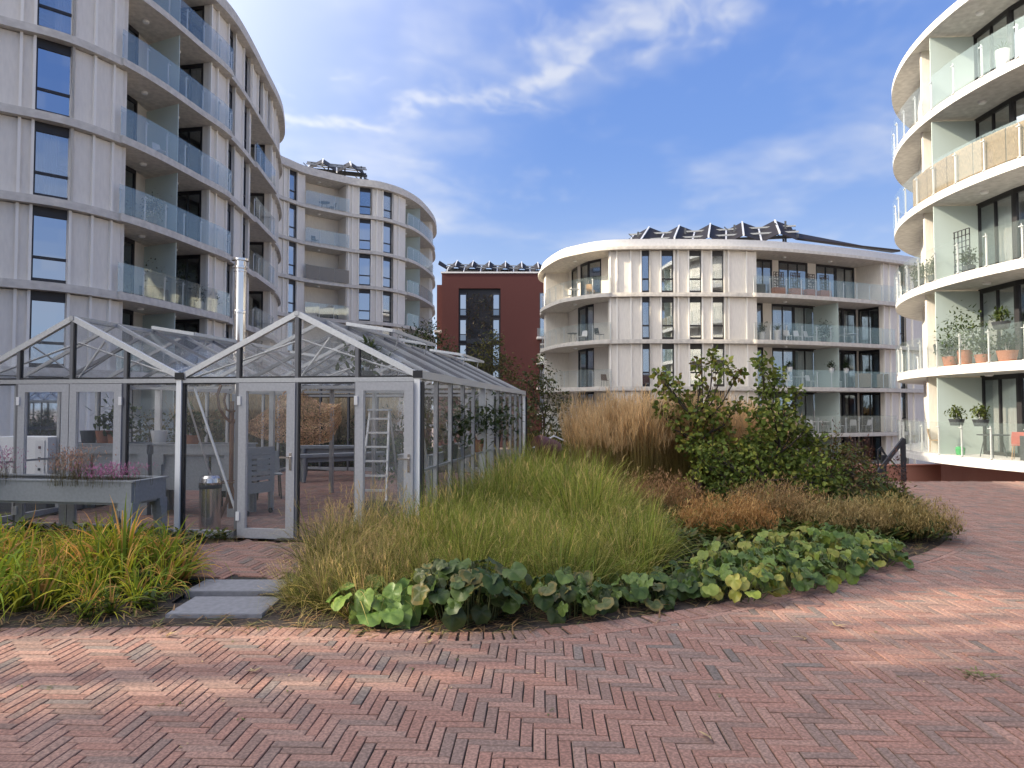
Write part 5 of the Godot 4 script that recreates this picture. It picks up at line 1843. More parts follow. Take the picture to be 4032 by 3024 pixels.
func garden() -> void:
	# hair grass: the big soft mound right of the door
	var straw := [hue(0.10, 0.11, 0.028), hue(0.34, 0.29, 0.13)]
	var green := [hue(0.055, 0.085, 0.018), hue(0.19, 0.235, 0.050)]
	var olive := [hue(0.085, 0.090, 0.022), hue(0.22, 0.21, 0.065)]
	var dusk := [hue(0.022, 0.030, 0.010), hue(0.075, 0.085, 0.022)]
	var hair := []
	for k in 3:
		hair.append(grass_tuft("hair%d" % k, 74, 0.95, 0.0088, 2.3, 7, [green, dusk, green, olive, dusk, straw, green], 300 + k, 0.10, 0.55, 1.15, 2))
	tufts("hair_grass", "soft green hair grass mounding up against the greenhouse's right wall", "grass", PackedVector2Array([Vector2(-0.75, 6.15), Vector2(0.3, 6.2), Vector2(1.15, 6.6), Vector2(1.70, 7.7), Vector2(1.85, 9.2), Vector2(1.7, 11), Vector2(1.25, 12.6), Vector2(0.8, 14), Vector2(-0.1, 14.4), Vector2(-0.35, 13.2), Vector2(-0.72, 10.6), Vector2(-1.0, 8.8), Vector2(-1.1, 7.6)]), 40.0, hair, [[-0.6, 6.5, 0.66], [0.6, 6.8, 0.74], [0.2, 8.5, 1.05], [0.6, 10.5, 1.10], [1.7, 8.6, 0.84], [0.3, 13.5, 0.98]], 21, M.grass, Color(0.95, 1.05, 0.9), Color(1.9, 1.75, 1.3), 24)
	var pale := []
	for k in 2:
		pale.append(grass_tuft("pale%d" % k, 74, 1.0, 0.0085, 2.6, 7, [olive, straw, dusk, straw, green, dusk, [hue(0.14, 0.10, 0.05), hue(0.36, 0.28, 0.17)]], 310 + k, 0.10, 0.5, 1.15, 7))
	tufts("hair_grass", "straw-tinged hair grass leaning over the path beside the open door", "grass", PackedVector2Array([Vector2(-1.95, 6.05), Vector2(-1.3, 5.75), Vector2(-0.75, 5.95), Vector2(-1.0, 7.4), Vector2(-1.05, 8.4), Vector2(-1.75, 8.4), Vector2(-2.05, 7.4)]), 40.0, pale, [[-1.8, 6.3, 0.56], [-1.2, 6.1, 0.60], [-1.4, 7.4, 0.86], [-1.6, 8.3, 0.76]], 22, M.grass, Color(1.05, 1.0, 0.95), Color(1.8, 1.65, 1.35), 7)
	# strap-leaved clumps on the left
	var arcs := []
	for k in 2:
		arcs.append(grass_tuft("arcs%d" % k, 22, 1.0, 0.011, 3.0, 8, [straw, [hue(0.20, 0.18, 0.06), hue(0.42, 0.38, 0.17)], olive], 315 + k, 0.10, 0.7, 1.2))
	tufts("hair_grass", "loose straw-coloured blades arching out of the hair grass", "grass", PackedVector2Array([Vector2(-1.9, 6.1), Vector2(-0.75, 6.0), Vector2(0.3, 6.1), Vector2(1.15, 6.5), Vector2(1.70, 7.5), Vector2(1.80, 9.2), Vector2(0.9, 11.5), Vector2(-0.6, 10.6), Vector2(-1.0, 8.8), Vector2(-1.75, 8.2)]), 12.0, arcs, [[-0.6, 6.5, 0.66], [0.6, 6.8, 0.70], [0.2, 8.5, 0.95], [0.6, 10.5, 1.0], [1.7, 8.6, 0.80], [-1.8, 6.5, 0.6]], 29, M.grass, Color(1.2, 1.15, 1.0), Color(1.7, 1.6, 1.4), 9)
	var strap := []
	for k in 4:
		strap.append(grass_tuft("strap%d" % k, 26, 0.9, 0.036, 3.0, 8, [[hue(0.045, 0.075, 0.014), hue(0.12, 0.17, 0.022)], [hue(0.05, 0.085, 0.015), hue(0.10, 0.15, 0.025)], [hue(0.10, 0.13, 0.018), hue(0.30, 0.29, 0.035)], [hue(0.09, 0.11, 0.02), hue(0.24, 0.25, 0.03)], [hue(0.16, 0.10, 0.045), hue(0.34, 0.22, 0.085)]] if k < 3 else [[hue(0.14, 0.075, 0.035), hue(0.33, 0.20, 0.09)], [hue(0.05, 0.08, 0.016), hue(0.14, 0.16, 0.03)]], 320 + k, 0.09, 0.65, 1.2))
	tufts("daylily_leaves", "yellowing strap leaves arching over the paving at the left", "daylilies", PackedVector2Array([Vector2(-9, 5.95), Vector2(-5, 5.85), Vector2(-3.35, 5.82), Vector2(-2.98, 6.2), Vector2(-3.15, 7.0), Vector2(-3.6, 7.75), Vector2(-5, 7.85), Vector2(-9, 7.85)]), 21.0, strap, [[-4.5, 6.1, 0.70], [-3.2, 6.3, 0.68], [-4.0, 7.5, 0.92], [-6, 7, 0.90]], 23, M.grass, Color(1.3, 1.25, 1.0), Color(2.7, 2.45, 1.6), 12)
	# tall feather reed grass
	var reed := []
	for k in 3:
		rng.seed = 330 + k
		var b := MB.new()
		for i in 46:
			var a := rng.randf() * TAU
			var t := rng.randf() * 0.24
			var f := rng.randf_range(0.8, 1.2)
			var l := rng.randf_range(0.8, 1.08)
			var foot := Vector3(cos(a), 0, sin(a)) * rng.randf() * 0.08
			var d := Vector3(cos(a) * t, 1.0, sin(a) * t).normalized()
			b.ribbon(foot, d, l, 0.0042, 0.08, 4, hue(0.09, 0.085, 0.03) * f, hue(0.24, 0.18, 0.095) * f)
			for j in 9:
				var s := foot + d * l * rng.randf_range(0.68, 0.99)
				b.ribbon(s, d + Vector3(rng.randf_range(-0.55, 0.55), 0, rng.randf_range(-0.55, 0.55)), 0.11, 0.008, 0.5, 2, hue(0.30, 0.225, 0.13) * f, hue(0.45, 0.36, 0.23) * f)
		for i in 60:
			var a := rng.randf() * TAU
			var t := rng.randf() * 0.55
			b.ribbon(Vector3(cos(a), 0, sin(a)) * 0.06, Vector3(cos(a) * t, 1.0, sin(a) * t), rng.randf_range(0.4, 0.68), 0.007, 1.2, 4, hue(0.045, 0.045, 0.015), hue(0.11, 0.095, 0.03))
		for i in b.c.size():
			b.c[i].a = 1.0
		reed.append(b.mesh())
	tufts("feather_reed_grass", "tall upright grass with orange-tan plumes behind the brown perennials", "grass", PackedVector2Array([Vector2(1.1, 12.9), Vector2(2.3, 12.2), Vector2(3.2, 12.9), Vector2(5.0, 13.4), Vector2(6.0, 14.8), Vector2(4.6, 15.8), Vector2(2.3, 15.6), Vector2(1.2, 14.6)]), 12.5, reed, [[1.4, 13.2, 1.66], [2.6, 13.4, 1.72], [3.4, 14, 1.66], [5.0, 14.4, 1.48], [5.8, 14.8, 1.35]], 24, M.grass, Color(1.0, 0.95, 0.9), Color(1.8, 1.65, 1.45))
	tufts("feather_reed_grass", "tall tan grass seen through the greenhouse glass behind it", "grass", PackedVector2Array([Vector2(-9.5, 20.4), Vector2(-4.4, 19.8), Vector2(-3.4, 20.2), Vector2(-3.8, 22.2), Vector2(-9.5, 22.6)]), 13.0, reed, [[-8, 21, 2.0], [-4.5, 21, 1.9]], 25, M.grass, Color(0.6, 0.65, 0.6), Color(1.15, 1.1, 1.0))
	for i in 4:
		var bx0: float = [-10.2, -8.0, -5.9, -4.2][i]
		tree("shrub", ["dark shrub behind the greenhouse, leftmost of four seen through the glass", "dark shrub behind the greenhouse, second of four from the left", "dark shrub behind the greenhouse, third of four from the left", "dark shrub behind the greenhouse, rightmost of four seen through the glass"][i], "shrub", V(bx0, 0, 20.0), 0.04, [[bx0 - 0.5, 0.7, 20.0, 0.6], [bx0 + 0.5, 0.8, 20.1, 0.6], [bx0, 1.25, 20.0, 0.5], [bx0 + 0.1, 0.4, 19.8, 0.6]], 0.10, 800.0, [hue(0.03, 0.045, 0.014), hue(0.05, 0.065, 0.02), hue(0.09, 0.08, 0.03)], 520 + i, 0.6)
	# low cover everywhere in the bed
	var cover := []
	for k in 2:
		rng.seed = 350 + k
		var b := MB.new()
		for i in 26:
			var a := rng.randf() * TAU
			b.ribbon(Vector3(cos(a), 0, sin(a)) * rng.randf() * 0.12 + Vector3(0, rng.randf() * 0.12, 0), Vector3(cos(a), rng.randf_range(0.1, 0.9), sin(a)), rng.randf_range(0.06, 0.14), 0.05, 4.0, 3, hue(0.025, 0.04, 0.012), [hue(0.07, 0.10, 0.025), hue(0.05, 0.08, 0.02), hue(0.12, 0.09, 0.03)][rng.randi() % 3])
		for i in b.c.size():
			b.c[i].a = 1.0
		cover.append(b.mesh())
	tufts("ground_cover", "low dark leaves covering the soil between the taller plants", "ground cover", PackedVector2Array([Vector2(-8, 5.75), Vector2(-3.1, 5.75), Vector2(-2.9, 6.1), Vector2(-3.5, 8.0), Vector2(-4.6, 9.0), Vector2(-8, 9.4)]), 14.0, cover, [[-4, 6, 1.0], [-4, 8, 1.3]], 26, M.leaf, Color(0.8, 0.8, 0.8), Color(1.2, 1.2, 1.1))
	tufts("ground_cover", "low dark leaves under the shrubs of the round bed", "ground cover", PackedVector2Array([Vector2(-1.2, 5.85), Vector2(0.2, 5.75), Vector2(1.1, 6.1), Vector2(2.7, 7.1), Vector2(4.4, 8.35), Vector2(5.5, 9.6), Vector2(6.4, 11.4), Vector2(7.1, 13.4), Vector2(7.9, 15.8), Vector2(8.1, 17.2), Vector2(5, 18.1), Vector2(2, 12), Vector2(1.2, 8.0), Vector2(0, 6.6)]), 20.0, cover, [[0, 6, 0.8], [4, 9, 1.4], [6, 12, 1.7], [3, 11, 1.7]], 27, M.leaf, Color(0.75, 0.8, 0.75), Color(1.3, 1.2, 1.1))
	var lit := []
	for k in 2:
		rng.seed = 360 + k
		var b := MB.new()
		for i in 16:
			var a := rng.randf() * TAU
			b.ribbon(Vector3(rng.randf_range(-0.15, 0.15), rng.randf() * 0.015, rng.randf_range(-0.15, 0.15)), Vector3(cos(a), rng.randf_range(0.0, 0.35), sin(a)), rng.randf_range(0.06, 0.24), rng.randf_range(0.004, 0.02), 3.0, 3, [hue(0.20, 0.13, 0.07), hue(0.14, 0.09, 0.05), hue(0.07, 0.09, 0.03)][rng.randi() % 3], [hue(0.36, 0.26, 0.14), hue(0.24, 0.15, 0.08), hue(0.10, 0.13, 0.04)][rng.randi() % 3])
		for i in b.c.size():
			b.c[i].a = 1.0
		lit.append(b.mesh())
	tufts("sill_weeds", "thin weeds and moss along the greenhouse sill left of the door", "weeds", PackedVector2Array([Vector2(-4.9, 9.0), Vector2(-4.3, 8.75), Vector2(-3.45, 8.75), Vector2(-3.4, 8.98), Vector2(-4.4, 9.15)]), 60.0, [cover[0], lit[0], cover[1]], [[-4, 9, 0.9]], 32, M.leaf, Color(0.9, 1.0, 0.8), Color(1.7, 1.6, 1.3))
	tufts("meadow_growth", "brownish low growth beyond the greenhouse's far corner", "ground cover", PackedVector2Array([Vector2(0.9, 14.6), Vector2(2.2, 15.8), Vector2(5, 16.5), Vector2(6, 20), Vector2(0.6, 21), Vector2(0.35, 18.8), Vector2(0.0, 15.0)]), 9.0, [cover[0], cover[1], hair[0]], [[1, 15, 0.8], [2, 18, 1.2]], 28, M.grass, Color(0.9, 0.75, 0.6), Color(1.5, 1.15, 0.8))
	tufts("leaf_litter", "dry straw and leaf litter along the bed's front edge", "leaf litter", PackedVector2Array([Vector2(-9, 5.45), Vector2(-4, 5.48), Vector2(-2.9, 5.50), Vector2(-1.1, 5.42), Vector2(-0.2, 5.40), Vector2(1.1, 5.85), Vector2(2.7, 6.8), Vector2(4.6, 8.2), Vector2(5.9, 9.8), Vector2(5.5, 10.0), Vector2(4.2, 8.5), Vector2(2.5, 7.2), Vector2(1, 6.4), Vector2(-0.3, 6.0), Vector2(-1.9, 6.1), Vector2(-2.1, 5.75), Vector2(-2.8, 5.75), Vector2(-3.2, 6.3), Vector2(-9, 6.3)]), 26.0, lit, [[0, 6, 1.0]], 30, M.leaf, Color(0.8, 0.8, 0.8), Color(1.2, 1.2, 1.2))
	# rusty perennials
	rust_clump("rust-brown feathery clump just right of the hair grass, farthest left of them", 2.1, 10.3, 0.62, 0.5, 0.80, 420, 401, hue(0.24, 0.13, 0.06), hue(0.38, 0.23, 0.10))
	rust_clump("orange-brown feathery clump below the small trees, left of centre", 2.72, 9.0, 0.58, 0.5, 0.60, 400, 402, hue(0.30, 0.15, 0.05), hue(0.48, 0.30, 0.11))
	rust_clump("brown feathery clump in front of the dense shrub", 3.55, 9.65, 0.62, 0.5, 0.70, 400, 403, hue(0.23, 0.14, 0.06), hue(0.36, 0.25, 0.11))
	rust_clump("tawny feathery clump behind the pale heart leaves", 4.22, 9.1, 0.52, 0.42, 0.50, 340, 404, hue(0.21, 0.15, 0.06), hue(0.36, 0.27, 0.12))
	rust_clump("broad tawny feathery clump at the right tip of the bed", 5.05, 9.3, 0.66, 0.52, 0.56, 460, 405, hue(0.22, 0.16, 0.055), hue(0.38, 0.29, 0.12))
	tufts("ground_cover", "mixed green leaves pushing up between the rusty seed heads", "ground cover", PackedVector2Array([Vector2(1.7, 9.0), Vector2(2.6, 8.3), Vector2(3.6, 8.6), Vector2(4.8, 8.8), Vector2(5.7, 9.6), Vector2(5.6, 10.3), Vector2(4.2, 10.3), Vector2(2.6, 10.8)]), 24.0, cover, [[2, 10, 1.7], [3.6, 9, 1.5], [5, 9.5, 1.5], [3, 10, 1.9]], 31, M.leaf, Color(0.9, 1.0, 0.8), Color(2.2, 1.9, 1.5))
	tall_weed("dark red-brown seeding stems above the bed's right end", 6.1, 12.6, 9, 1.25, 411, hue(0.07, 0.03, 0.022), hue(0.12, 0.06, 0.035))
	tall_weed("brown seeding stems leaning out over the paving at the right", 6.6, 12.3, 8, 0.85, 412, hue(0.06, 0.03, 0.025), hue(0.11, 0.06, 0.04))
	tall_weed("sparse brown stems between the shrub and the railing", 5.7, 13.2, 8, 1.5, 413, hue(0.06, 0.035, 0.022), hue(0.10, 0.07, 0.03))
	# small trees and shrubs
	var leaves := [hue(0.10, 0.135, 0.026), hue(0.12, 0.155, 0.030), hue(0.075, 0.105, 0.022), hue(0.17, 0.185, 0.035), hue(0.21, 0.20, 0.04), hue(0.13, 0.09, 0.035)]
	var dark := [hue(0.065, 0.095, 0.020), hue(0.085, 0.115, 0.024), hue(0.06, 0.085, 0.018), hue(0.13, 0.145, 0.03)]
	tree("small_tree", "small open tree with round yellow-green leaves, the left of two", "tree", V(3.25, 0.08, 12.5), 0.045, [[2.54, 2.29, 12.32, 0.14], [2.78, 2.08, 12.53, 0.24], [2.58, 1.69, 12.41, 0.16], [3.35, 2.50, 12.57, 0.17], [3.57, 2.67, 12.59, 0.13], [3.62, 2.40, 12.20, 0.21], [3.85, 2.26, 12.16, 0.15], [3.04, 1.82, 12.74, 0.25], [3.21, 1.60, 12.33, 0.24], [3.52, 1.65, 12.31, 0.24], [3.42, 1.30, 12.85, 0.27], [2.89, 1.50, 12.48, 0.17], [3.78, 1.35, 12.74, 0.20], [3.95, 1.77, 12.48, 0.17], [3.50, 1.94, 12.60, 0.15], [3.26, 2.17, 12.26, 0.12], [3.35, 1.0, 12.5, 0.3], [3.1, 1.1, 12.3, 0.25], [3.7, 1.0, 12.2, 0.28]], 0.088, 2000.0, leaves, 501, 0.85)
	tree("small_tree", "small dense tree with round green leaves, the right of two", "tree", V(4.6, 0.08, 12.3), 0.05, [[4.28, 2.47, 12.12, 0.19], [4.53, 2.22, 12.33, 0.24], [4.36, 1.93, 12.21, 0.26], [4.76, 1.79, 12.37, 0.24], [4.98, 2.01, 12.39, 0.13], [4.12, 1.65, 12.00, 0.18], [4.41, 1.51, 11.96, 0.34], [4.97, 1.35, 12.54, 0.29], [4.99, 1.32, 12.13, 0.14], [4.21, 1.20, 12.11, 0.28], [4.72, 1.01, 12.65, 0.38], [4.96, 0.93, 12.28, 0.30], [4.16, 0.92, 12.54, 0.3], [5.25, 1.15, 12.3, 0.22]], 0.086, 2100.0, dark + [leaves[3], leaves[1], leaves[0]], 502, 0.8)
	tree("shrub", "dense leafy shrub spreading at the feet of the two small trees", "shrub", V(4.2, 0.05, 11.9), 0.05, [[3.16, 0.78, 11.72, 0.27], [3.68, 0.65, 11.93, 0.34], [3.99, 0.50, 11.81, 0.36], [4.39, 0.67, 11.97, 0.38], [4.75, 0.58, 11.99, 0.38], [4.89, 0.48, 11.60, 0.28], [3.39, 0.44, 11.56, 0.28], [4.57, 0.35, 12.14, 0.35], [4.99, 0.78, 11.73, 0.28], [3.3, 0.95, 11.8, 0.28], [4.1, 0.95, 11.9, 0.32], [5.3, 0.6, 11.8, 0.3]], 0.076, 1900.0, [leaves[0], leaves[1], leaves[2], leaves[3], dark[0]], 503, 0.75)
	tree("shrub", "low olive shrub under the dark stems at the bed's right end", "shrub", V(5.7, 0.05, 12.2), 0.03, [[5.45, 1.0, 12.1, 0.34], [5.9, 0.85, 12.4, 0.3], [5.4, 0.85, 12.0, 0.35], [5.3, 0.45, 12.0, 0.4], [5.75, 0.75, 12.3, 0.4], [6.15, 0.52, 12.2, 0.38], [6.4, 0.28, 12.0, 0.28], [5.6, 0.25, 11.5, 0.3], [6.75, 0.22, 12.8, 0.25], [5.3, 0.3, 11.2, 0.3], [6.2, 0.8, 12.9, 0.3]], 0.065, 1600.0, [hue(0.08, 0.085, 0.025), hue(0.10, 0.09, 0.025), hue(0.045, 0.065, 0.018), hue(0.10, 0.06, 0.03)], 504, 0.6)
	tree("shrub", "yellow-green leafy sprig among the rusty perennials", "shrub", V(2.75, 0.08, 11.0), 0.015, [[2.72, 0.55, 11.0, 0.16], [2.85, 0.75, 11.05, 0.13], [2.65, 0.4, 10.9, 0.14]], 0.07, 1400.0, [hue(0.15, 0.19, 0.03), hue(0.22, 0.22, 0.04)], 505, 0.6)
	tree("birch_bush", "slender dark birch-like bush between the greenhouse and the middle block", "tree", V(0.85, 0.0, 20.0), 0.05, [[0.3, 1.2, 20, 0.55], [0.75, 1.9, 20.2, 0.6], [1.15, 1.3, 19.8, 0.6], [0.5, 2.5, 20.1, 0.4], [1.0, 2.5, 20.0, 0.4], [0.8, 3.0, 20, 0.25], [1.4, 1.9, 20.1, 0.35], [0.4, 0.7, 20, 0.5], [1.3, 0.6, 20, 0.5], [1.75, 0.9, 20.2, 0.4]], 0.09, 1100.0, [hue(0.045, 0.055, 0.02), hue(0.065, 0.07, 0.025), hue(0.04, 0.05, 0.018), hue(0.09, 0.08, 0.03)], 506, 0.55)
	tree("willow_bush", "olive bush with thin leaves in front of the brick block", "tree", V(-0.9, 0.0, 22.5), 0.07, [[-1.3, 3.0, 22.5, 0.55], [-0.8, 3.3, 22.6, 0.6], [-0.3, 3.0, 22.4, 0.55], [-0.6, 3.9, 22.5, 0.38], [-1.0, 2.2, 22.5, 0.8], [-0.1, 2.3, 22.5, 0.7], [0.2, 1.4, 22.5, 0.7], [-0.9, 1.2, 22.5, 0.8], [-1.7, 2.4, 22.6, 0.5]], 0.105, 1150.0, [hue(0.05, 0.055, 0.02), hue(0.08, 0.08, 0.025), hue(0.06, 0.06, 0.02), hue(0.11, 0.10, 0.03)], 507, 0.4)
	tree("willow_bush", "dark green bush before the far left block's right end", "tree", V(-2.9, 0.0, 24.0), 0.08, [[-3.3, 3.9, 24, 0.6], [-2.8, 4.2, 24.1, 0.55], [-2.3, 3.6, 24, 0.6], [-3.0, 3.0, 24, 0.8], [-2.3, 2.6, 24, 0.8], [-3.6, 3.2, 24, 0.5], [-2.9, 1.8, 24, 0.9], [-1.9, 3.0, 24, 0.45]], 0.10, 1150.0, [hue(0.03, 0.045, 0.016), hue(0.045, 0.06, 0.02), hue(0.025, 0.04, 0.014), hue(0.08, 0.08, 0.03)], 508, 0.45)
	# big-leaved clumps along the edge
	var lush := [heart_leaf("lush0", hue(0.055, 0.10, 0.022), hue(0.10, 0.16, 0.040), 1, 1.45, 0.12), heart_leaf("lush1", hue(0.075, 0.125, 0.025), hue(0.13, 0.19, 0.045), 2, 1.4, 0.12)]
	var deep := [heart_leaf("deep0", hue(0.022, 0.042, 0.012), hue(0.042, 0.068, 0.020), 3, 1.0), heart_leaf("deep1", hue(0.034, 0.060, 0.015), hue(0.06, 0.095, 0.024), 4, 1.05), heart_leaf("deep2", hue(0.028, 0.042, 0.014), hue(0.055, 0.072, 0.026), 5, 1.0), heart_leaf("deep4", hue(0.045, 0.062, 0.020), hue(0.09, 0.10, 0.04), 16, 0.95, 0.30, 0.22, 0.30), heart_leaf("deep3", hue(0.07, 0.11, 0.03), hue(0.12, 0.17, 0.045), 6, 1.0)]
	var lime := [heart_leaf("lime0", hue(0.075, 0.120, 0.026), hue(0.12, 0.175, 0.04), 7, 1.05), heart_leaf("lime1", hue(0.11, 0.150, 0.028), hue(0.17, 0.205, 0.05), 8, 1.1), heart_leaf("lime3", hue(0.13, 0.150, 0.028), hue(0.20, 0.20, 0.05), 17, 1.15, 0.22, 0.22, 0.22), heart_leaf("lime2", hue(0.045, 0.080, 0.022), hue(0.08, 0.125, 0.035), 9, 1.0)]
	var ring := func(cx: float, cd: float, rx: float, rd: float, n: int, sd: int) -> Array:
		rng.seed = sd
		var out := []
		for i in n:
			var a := i * 2.39996
			var q := sqrt((i + 0.5) / n)
			out.append([cx + cos(a) * q * rx + rng.randf_range(-0.03, 0.03), cd + sin(a) * q * rd + rng.randf_range(-0.03, 0.03)])
		return out
	leaf_clump("broadleaf_plant", "bright green clump of long drooping leaves at the bed's front, left of the dark ones", "plant", ring.call(-1.02, 5.86, 0.32, 0.26, 36, 1), lush, 0.205, 0.28, 601)
	leaf_clump("ligularia_plant", "largest dark round-leaved clump at the front edge of the bed", "plant", ring.call(-0.36, 5.84, 0.37, 0.34, 96, 2), deep.slice(0, 4), 0.175, 0.46, 602, "round-leaved clumps along the edge")
	leaf_clump("ligularia_plant", "dark round-leaved clump in the middle of the bed's front edge", "plant", ring.call(0.50, 5.96, 0.28, 0.25, 56, 3), deep, 0.150, 0.34, 603, "round-leaved clumps along the edge")
	leaf_clump("ligularia_plant", "small mid-green round-leaved clump right of the middle one", "plant", ring.call(1.10, 6.22, 0.24, 0.19, 36, 4), [deep[1], deep[4], deep[4], deep[0], deep[3]], 0.15, 0.25, 604, "round-leaved clumps along the edge")
	leaf_clump("ligularia_plant", "dark low round-leaved clump beside the pale heart leaves", "plant", ring.call(1.52, 6.50, 0.25, 0.22, 38, 5), [deep[0], deep[1], deep[2]], 0.17, 0.26, 605, "round-leaved clumps along the edge")
	var heart := [[1.98, 6.58, "nearest pale heart-leaved clump, at the left end of the pale drift"], [2.60, 6.92, "pale heart-leaved clump along the border, second from the left"], [2.30, 7.30, "pale heart-leaved clump behind the second, against the hair grass"], [3.20, 7.38, "pale heart-leaved clump at the middle of the border curve"], [2.95, 7.85, "pale heart-leaved clump below the orange-brown seed heads"], [3.85, 7.92, "pale heart-leaved clump towards the right end of the drift"], [3.70, 8.35, "pale heart-leaved clump farthest back in the drift"]]
	for i in heart.size():
		leaf_clump("heartleaf_plant", heart[i][2], "plant", ring.call(heart[i][0], heart[i][1] - 0.06, 0.40, 0.36, 80, 20 + i), [lime[0], lime[1], lime[3], lime[2]] if i % 2 == 0 else [lime[0], lime[3], lime[1], lime[3], deep[1], lime[2]], 0.128, 0.32, 620 + i, "pale heart-leaved drift")
	# flowers in the planter in front of the greenhouse
	for q in [["clump of faded pink blooms at the right end of the outdoor planter", -4.78, 8.48, 0.42, 0.26, 700, hue(0.30, 0.12, 0.22)], ["dry tan and pink seed stems in the middle of the outdoor planter", -5.25, 8.52, 0.26, 0.45, 701, hue(0.28, 0.17, 0.12)], ["wispy pink flowers near the left of the outdoor planter", -6.3, 8.6, 0.3, 0.42, 702, hue(0.26, 0.11, 0.18)]]:
		rng.seed = q[5]
		var o := thing("planter_flowers", q[0], "flowers", V(q[1], 0.78, q[2]))
		var b := MB.new()
		for i in 260:
			var p := Vector3(rng.randfn() * q[3] * 0.45, 0, rng.randfn() * 0.12)
			var h: float = q[4] * rng.randf_range(0.5, 1.1)
			b.ribbon(p, Vector3(rng.randf_range(-0.4, 0.4), 1, rng.randf_range(-0.4, 0.4)), h, 0.004, 0.8, 3, hue(0.07, 0.07, 0.03), hue(0.16, 0.12, 0.07))
			for k in 3:
				b.ribbon(p + Vector3(rng.randf_range(-0.06, 0.06), h * rng.randf_range(0.7, 1.0), rng.randf_range(-0.06, 0.06)), Vector3(rng.randf_range(-1, 1), rng.randf(), rng.randf_range(-1, 1)), 0.035, 0.014, 1.0, 2, q[6], q[6] * rng.randf_range(0.7, 1.6))
		mi(o, "bloom", b.mesh(), M.leaf)
	var lo := thing("loosestrife", "upright purple flower spikes at the left end of the outdoor planter", "flowers", V(-6.55, 0.76, 8.75))
	rng.seed = 710
	for k in 3:
		var b := MB.new()
		var x: float = [-0.10, 0.02, 0.12][k]
		var h: float = [0.66, 0.58, 0.50][k]
		b.ribbon(Vector3(x, 0, 0), Vector3(0.02, 1, 0), h, 0.006, 0.0, 3, hue(0.05, 0.07, 0.02), hue(0.05, 0.07, 0.02))
		for i in 70:
			b.ribbon(Vector3(x, h * rng.randf_range(0.55, 1.0), 0), Vector3(rng.randf_range(-1, 1), 0.3, rng.randf_range(-1, 1)), 0.035, 0.02, 1.0, 2, hue(0.25, 0.05, 0.35), hue(0.42, 0.10, 0.55))
		mi(lo, "flower_spike", b.mesh(), M.leaf)
	# loose leaves and a weed on the paving
	rng.seed = 800
	var dry := [[-2.55, 5.3, "curled straw-coloured leaf on the bricks near the steps"], [-1.65, 4.6, "pale dry leaf in the sunlit patch of bricks"], [2.15, 5.25, "brown curled leaf on the bricks below the pale heart leaves"], [2.5, 5.55, "second brown leaf near the border curve"], [-0.6, 5.15, "thin dry leaf just in front of the border bricks"], [1.0, 3.7, "tiny pale leaf fallen on the foreground bricks"]]
	for q in dry:
		var b := MB.new()
		for i in 3:
			b.ribbon(Vector3(0, 0.006, 0), Vector3(rng.randf_range(-1, 1), 0.25, rng.randf_range(-1, 1)), rng.randf_range(0.05, 0.12), 0.022, 6.0, 4, hue(0.30, 0.22, 0.12), hue(0.42, 0.34, 0.20))
		tag(mi(self, "dry_leaf", b.mesh(), M.leaf, Transform3D(Basis(), V(q[0], 0.006, q[1]))), q[2], "leaf", "dry leaves on the bricks")
	var bits := []
	for k in 3:
		var b := MB.new()
		for i in 2:
			b.ribbon(Vector3(rng.randf_range(-0.05, 0.05), 0.004, rng.randf_range(-0.05, 0.05)), Vector3(rng.randf_range(-1, 1), 0.12, rng.randf_range(-1, 1)), rng.randf_range(0.012, 0.05), rng.randf_range(0.005, 0.016), 5.0, 2, [hue(0.30, 0.22, 0.12), hue(0.12, 0.09, 0.05), hue(0.08, 0.10, 0.03)][k], [hue(0.42, 0.34, 0.2), hue(0.16, 0.11, 0.06), hue(0.12, 0.14, 0.05)][k])
		for i in b.c.size():
			b.c[i].a = 1.0
		bits.append(b.mesh())
	var bw := [[], [], []]
	var bt := [[], [], []]
	for i in 1500:
		var p := Vector2(rng.randf_range(-6, 10), 2.4 + 11.0 * pow(rng.randf(), 1.6))
		var e := near_edge(p)
		if e < 0.05 or rng.randf() > 0.25 + 0.75 * exp(-e * 1.2):
			continue
		bw[i % 3].append(Transform3D(Basis(Vector3.UP, rng.randf() * TAU), V(p.x, 0.001, p.y)))
		bt[i % 3].append(Color(1, 1, 1) * rng.randf_range(0.7, 1.2))
	var crumbs := Node3D.new()
	crumbs.name = "leaf_crumbs"
	add_child(crumbs)
	tag(crumbs, "crumbs of dry leaf and moss scattered over the brick court", "leaf litter", "", "stuff")
	for k in 3:
		stuff("crumb", bits[k], M.leaf, bw[k], bt[k], crumbs)
	var wd := MB.new()
	for i in 70:
		var a := rng.randf() * TAU
		wd.ribbon(Vector3(cos(a), 0, sin(a)) * rng.randf() * 0.12, Vector3(cos(a), 0.3, sin(a)), rng.randf_range(0.02, 0.06), 0.016, 5.0, 2, hue(0.10, 0.10, 0.04), hue(0.20, 0.20, 0.09))
	tag(mi(self, "paving_weed", wd.mesh(), M.leaf, Transform3D(Basis(), V(2.95, 0.0, 4.55))), "grey-green weed tuft growing between the bricks at the right", "weed")

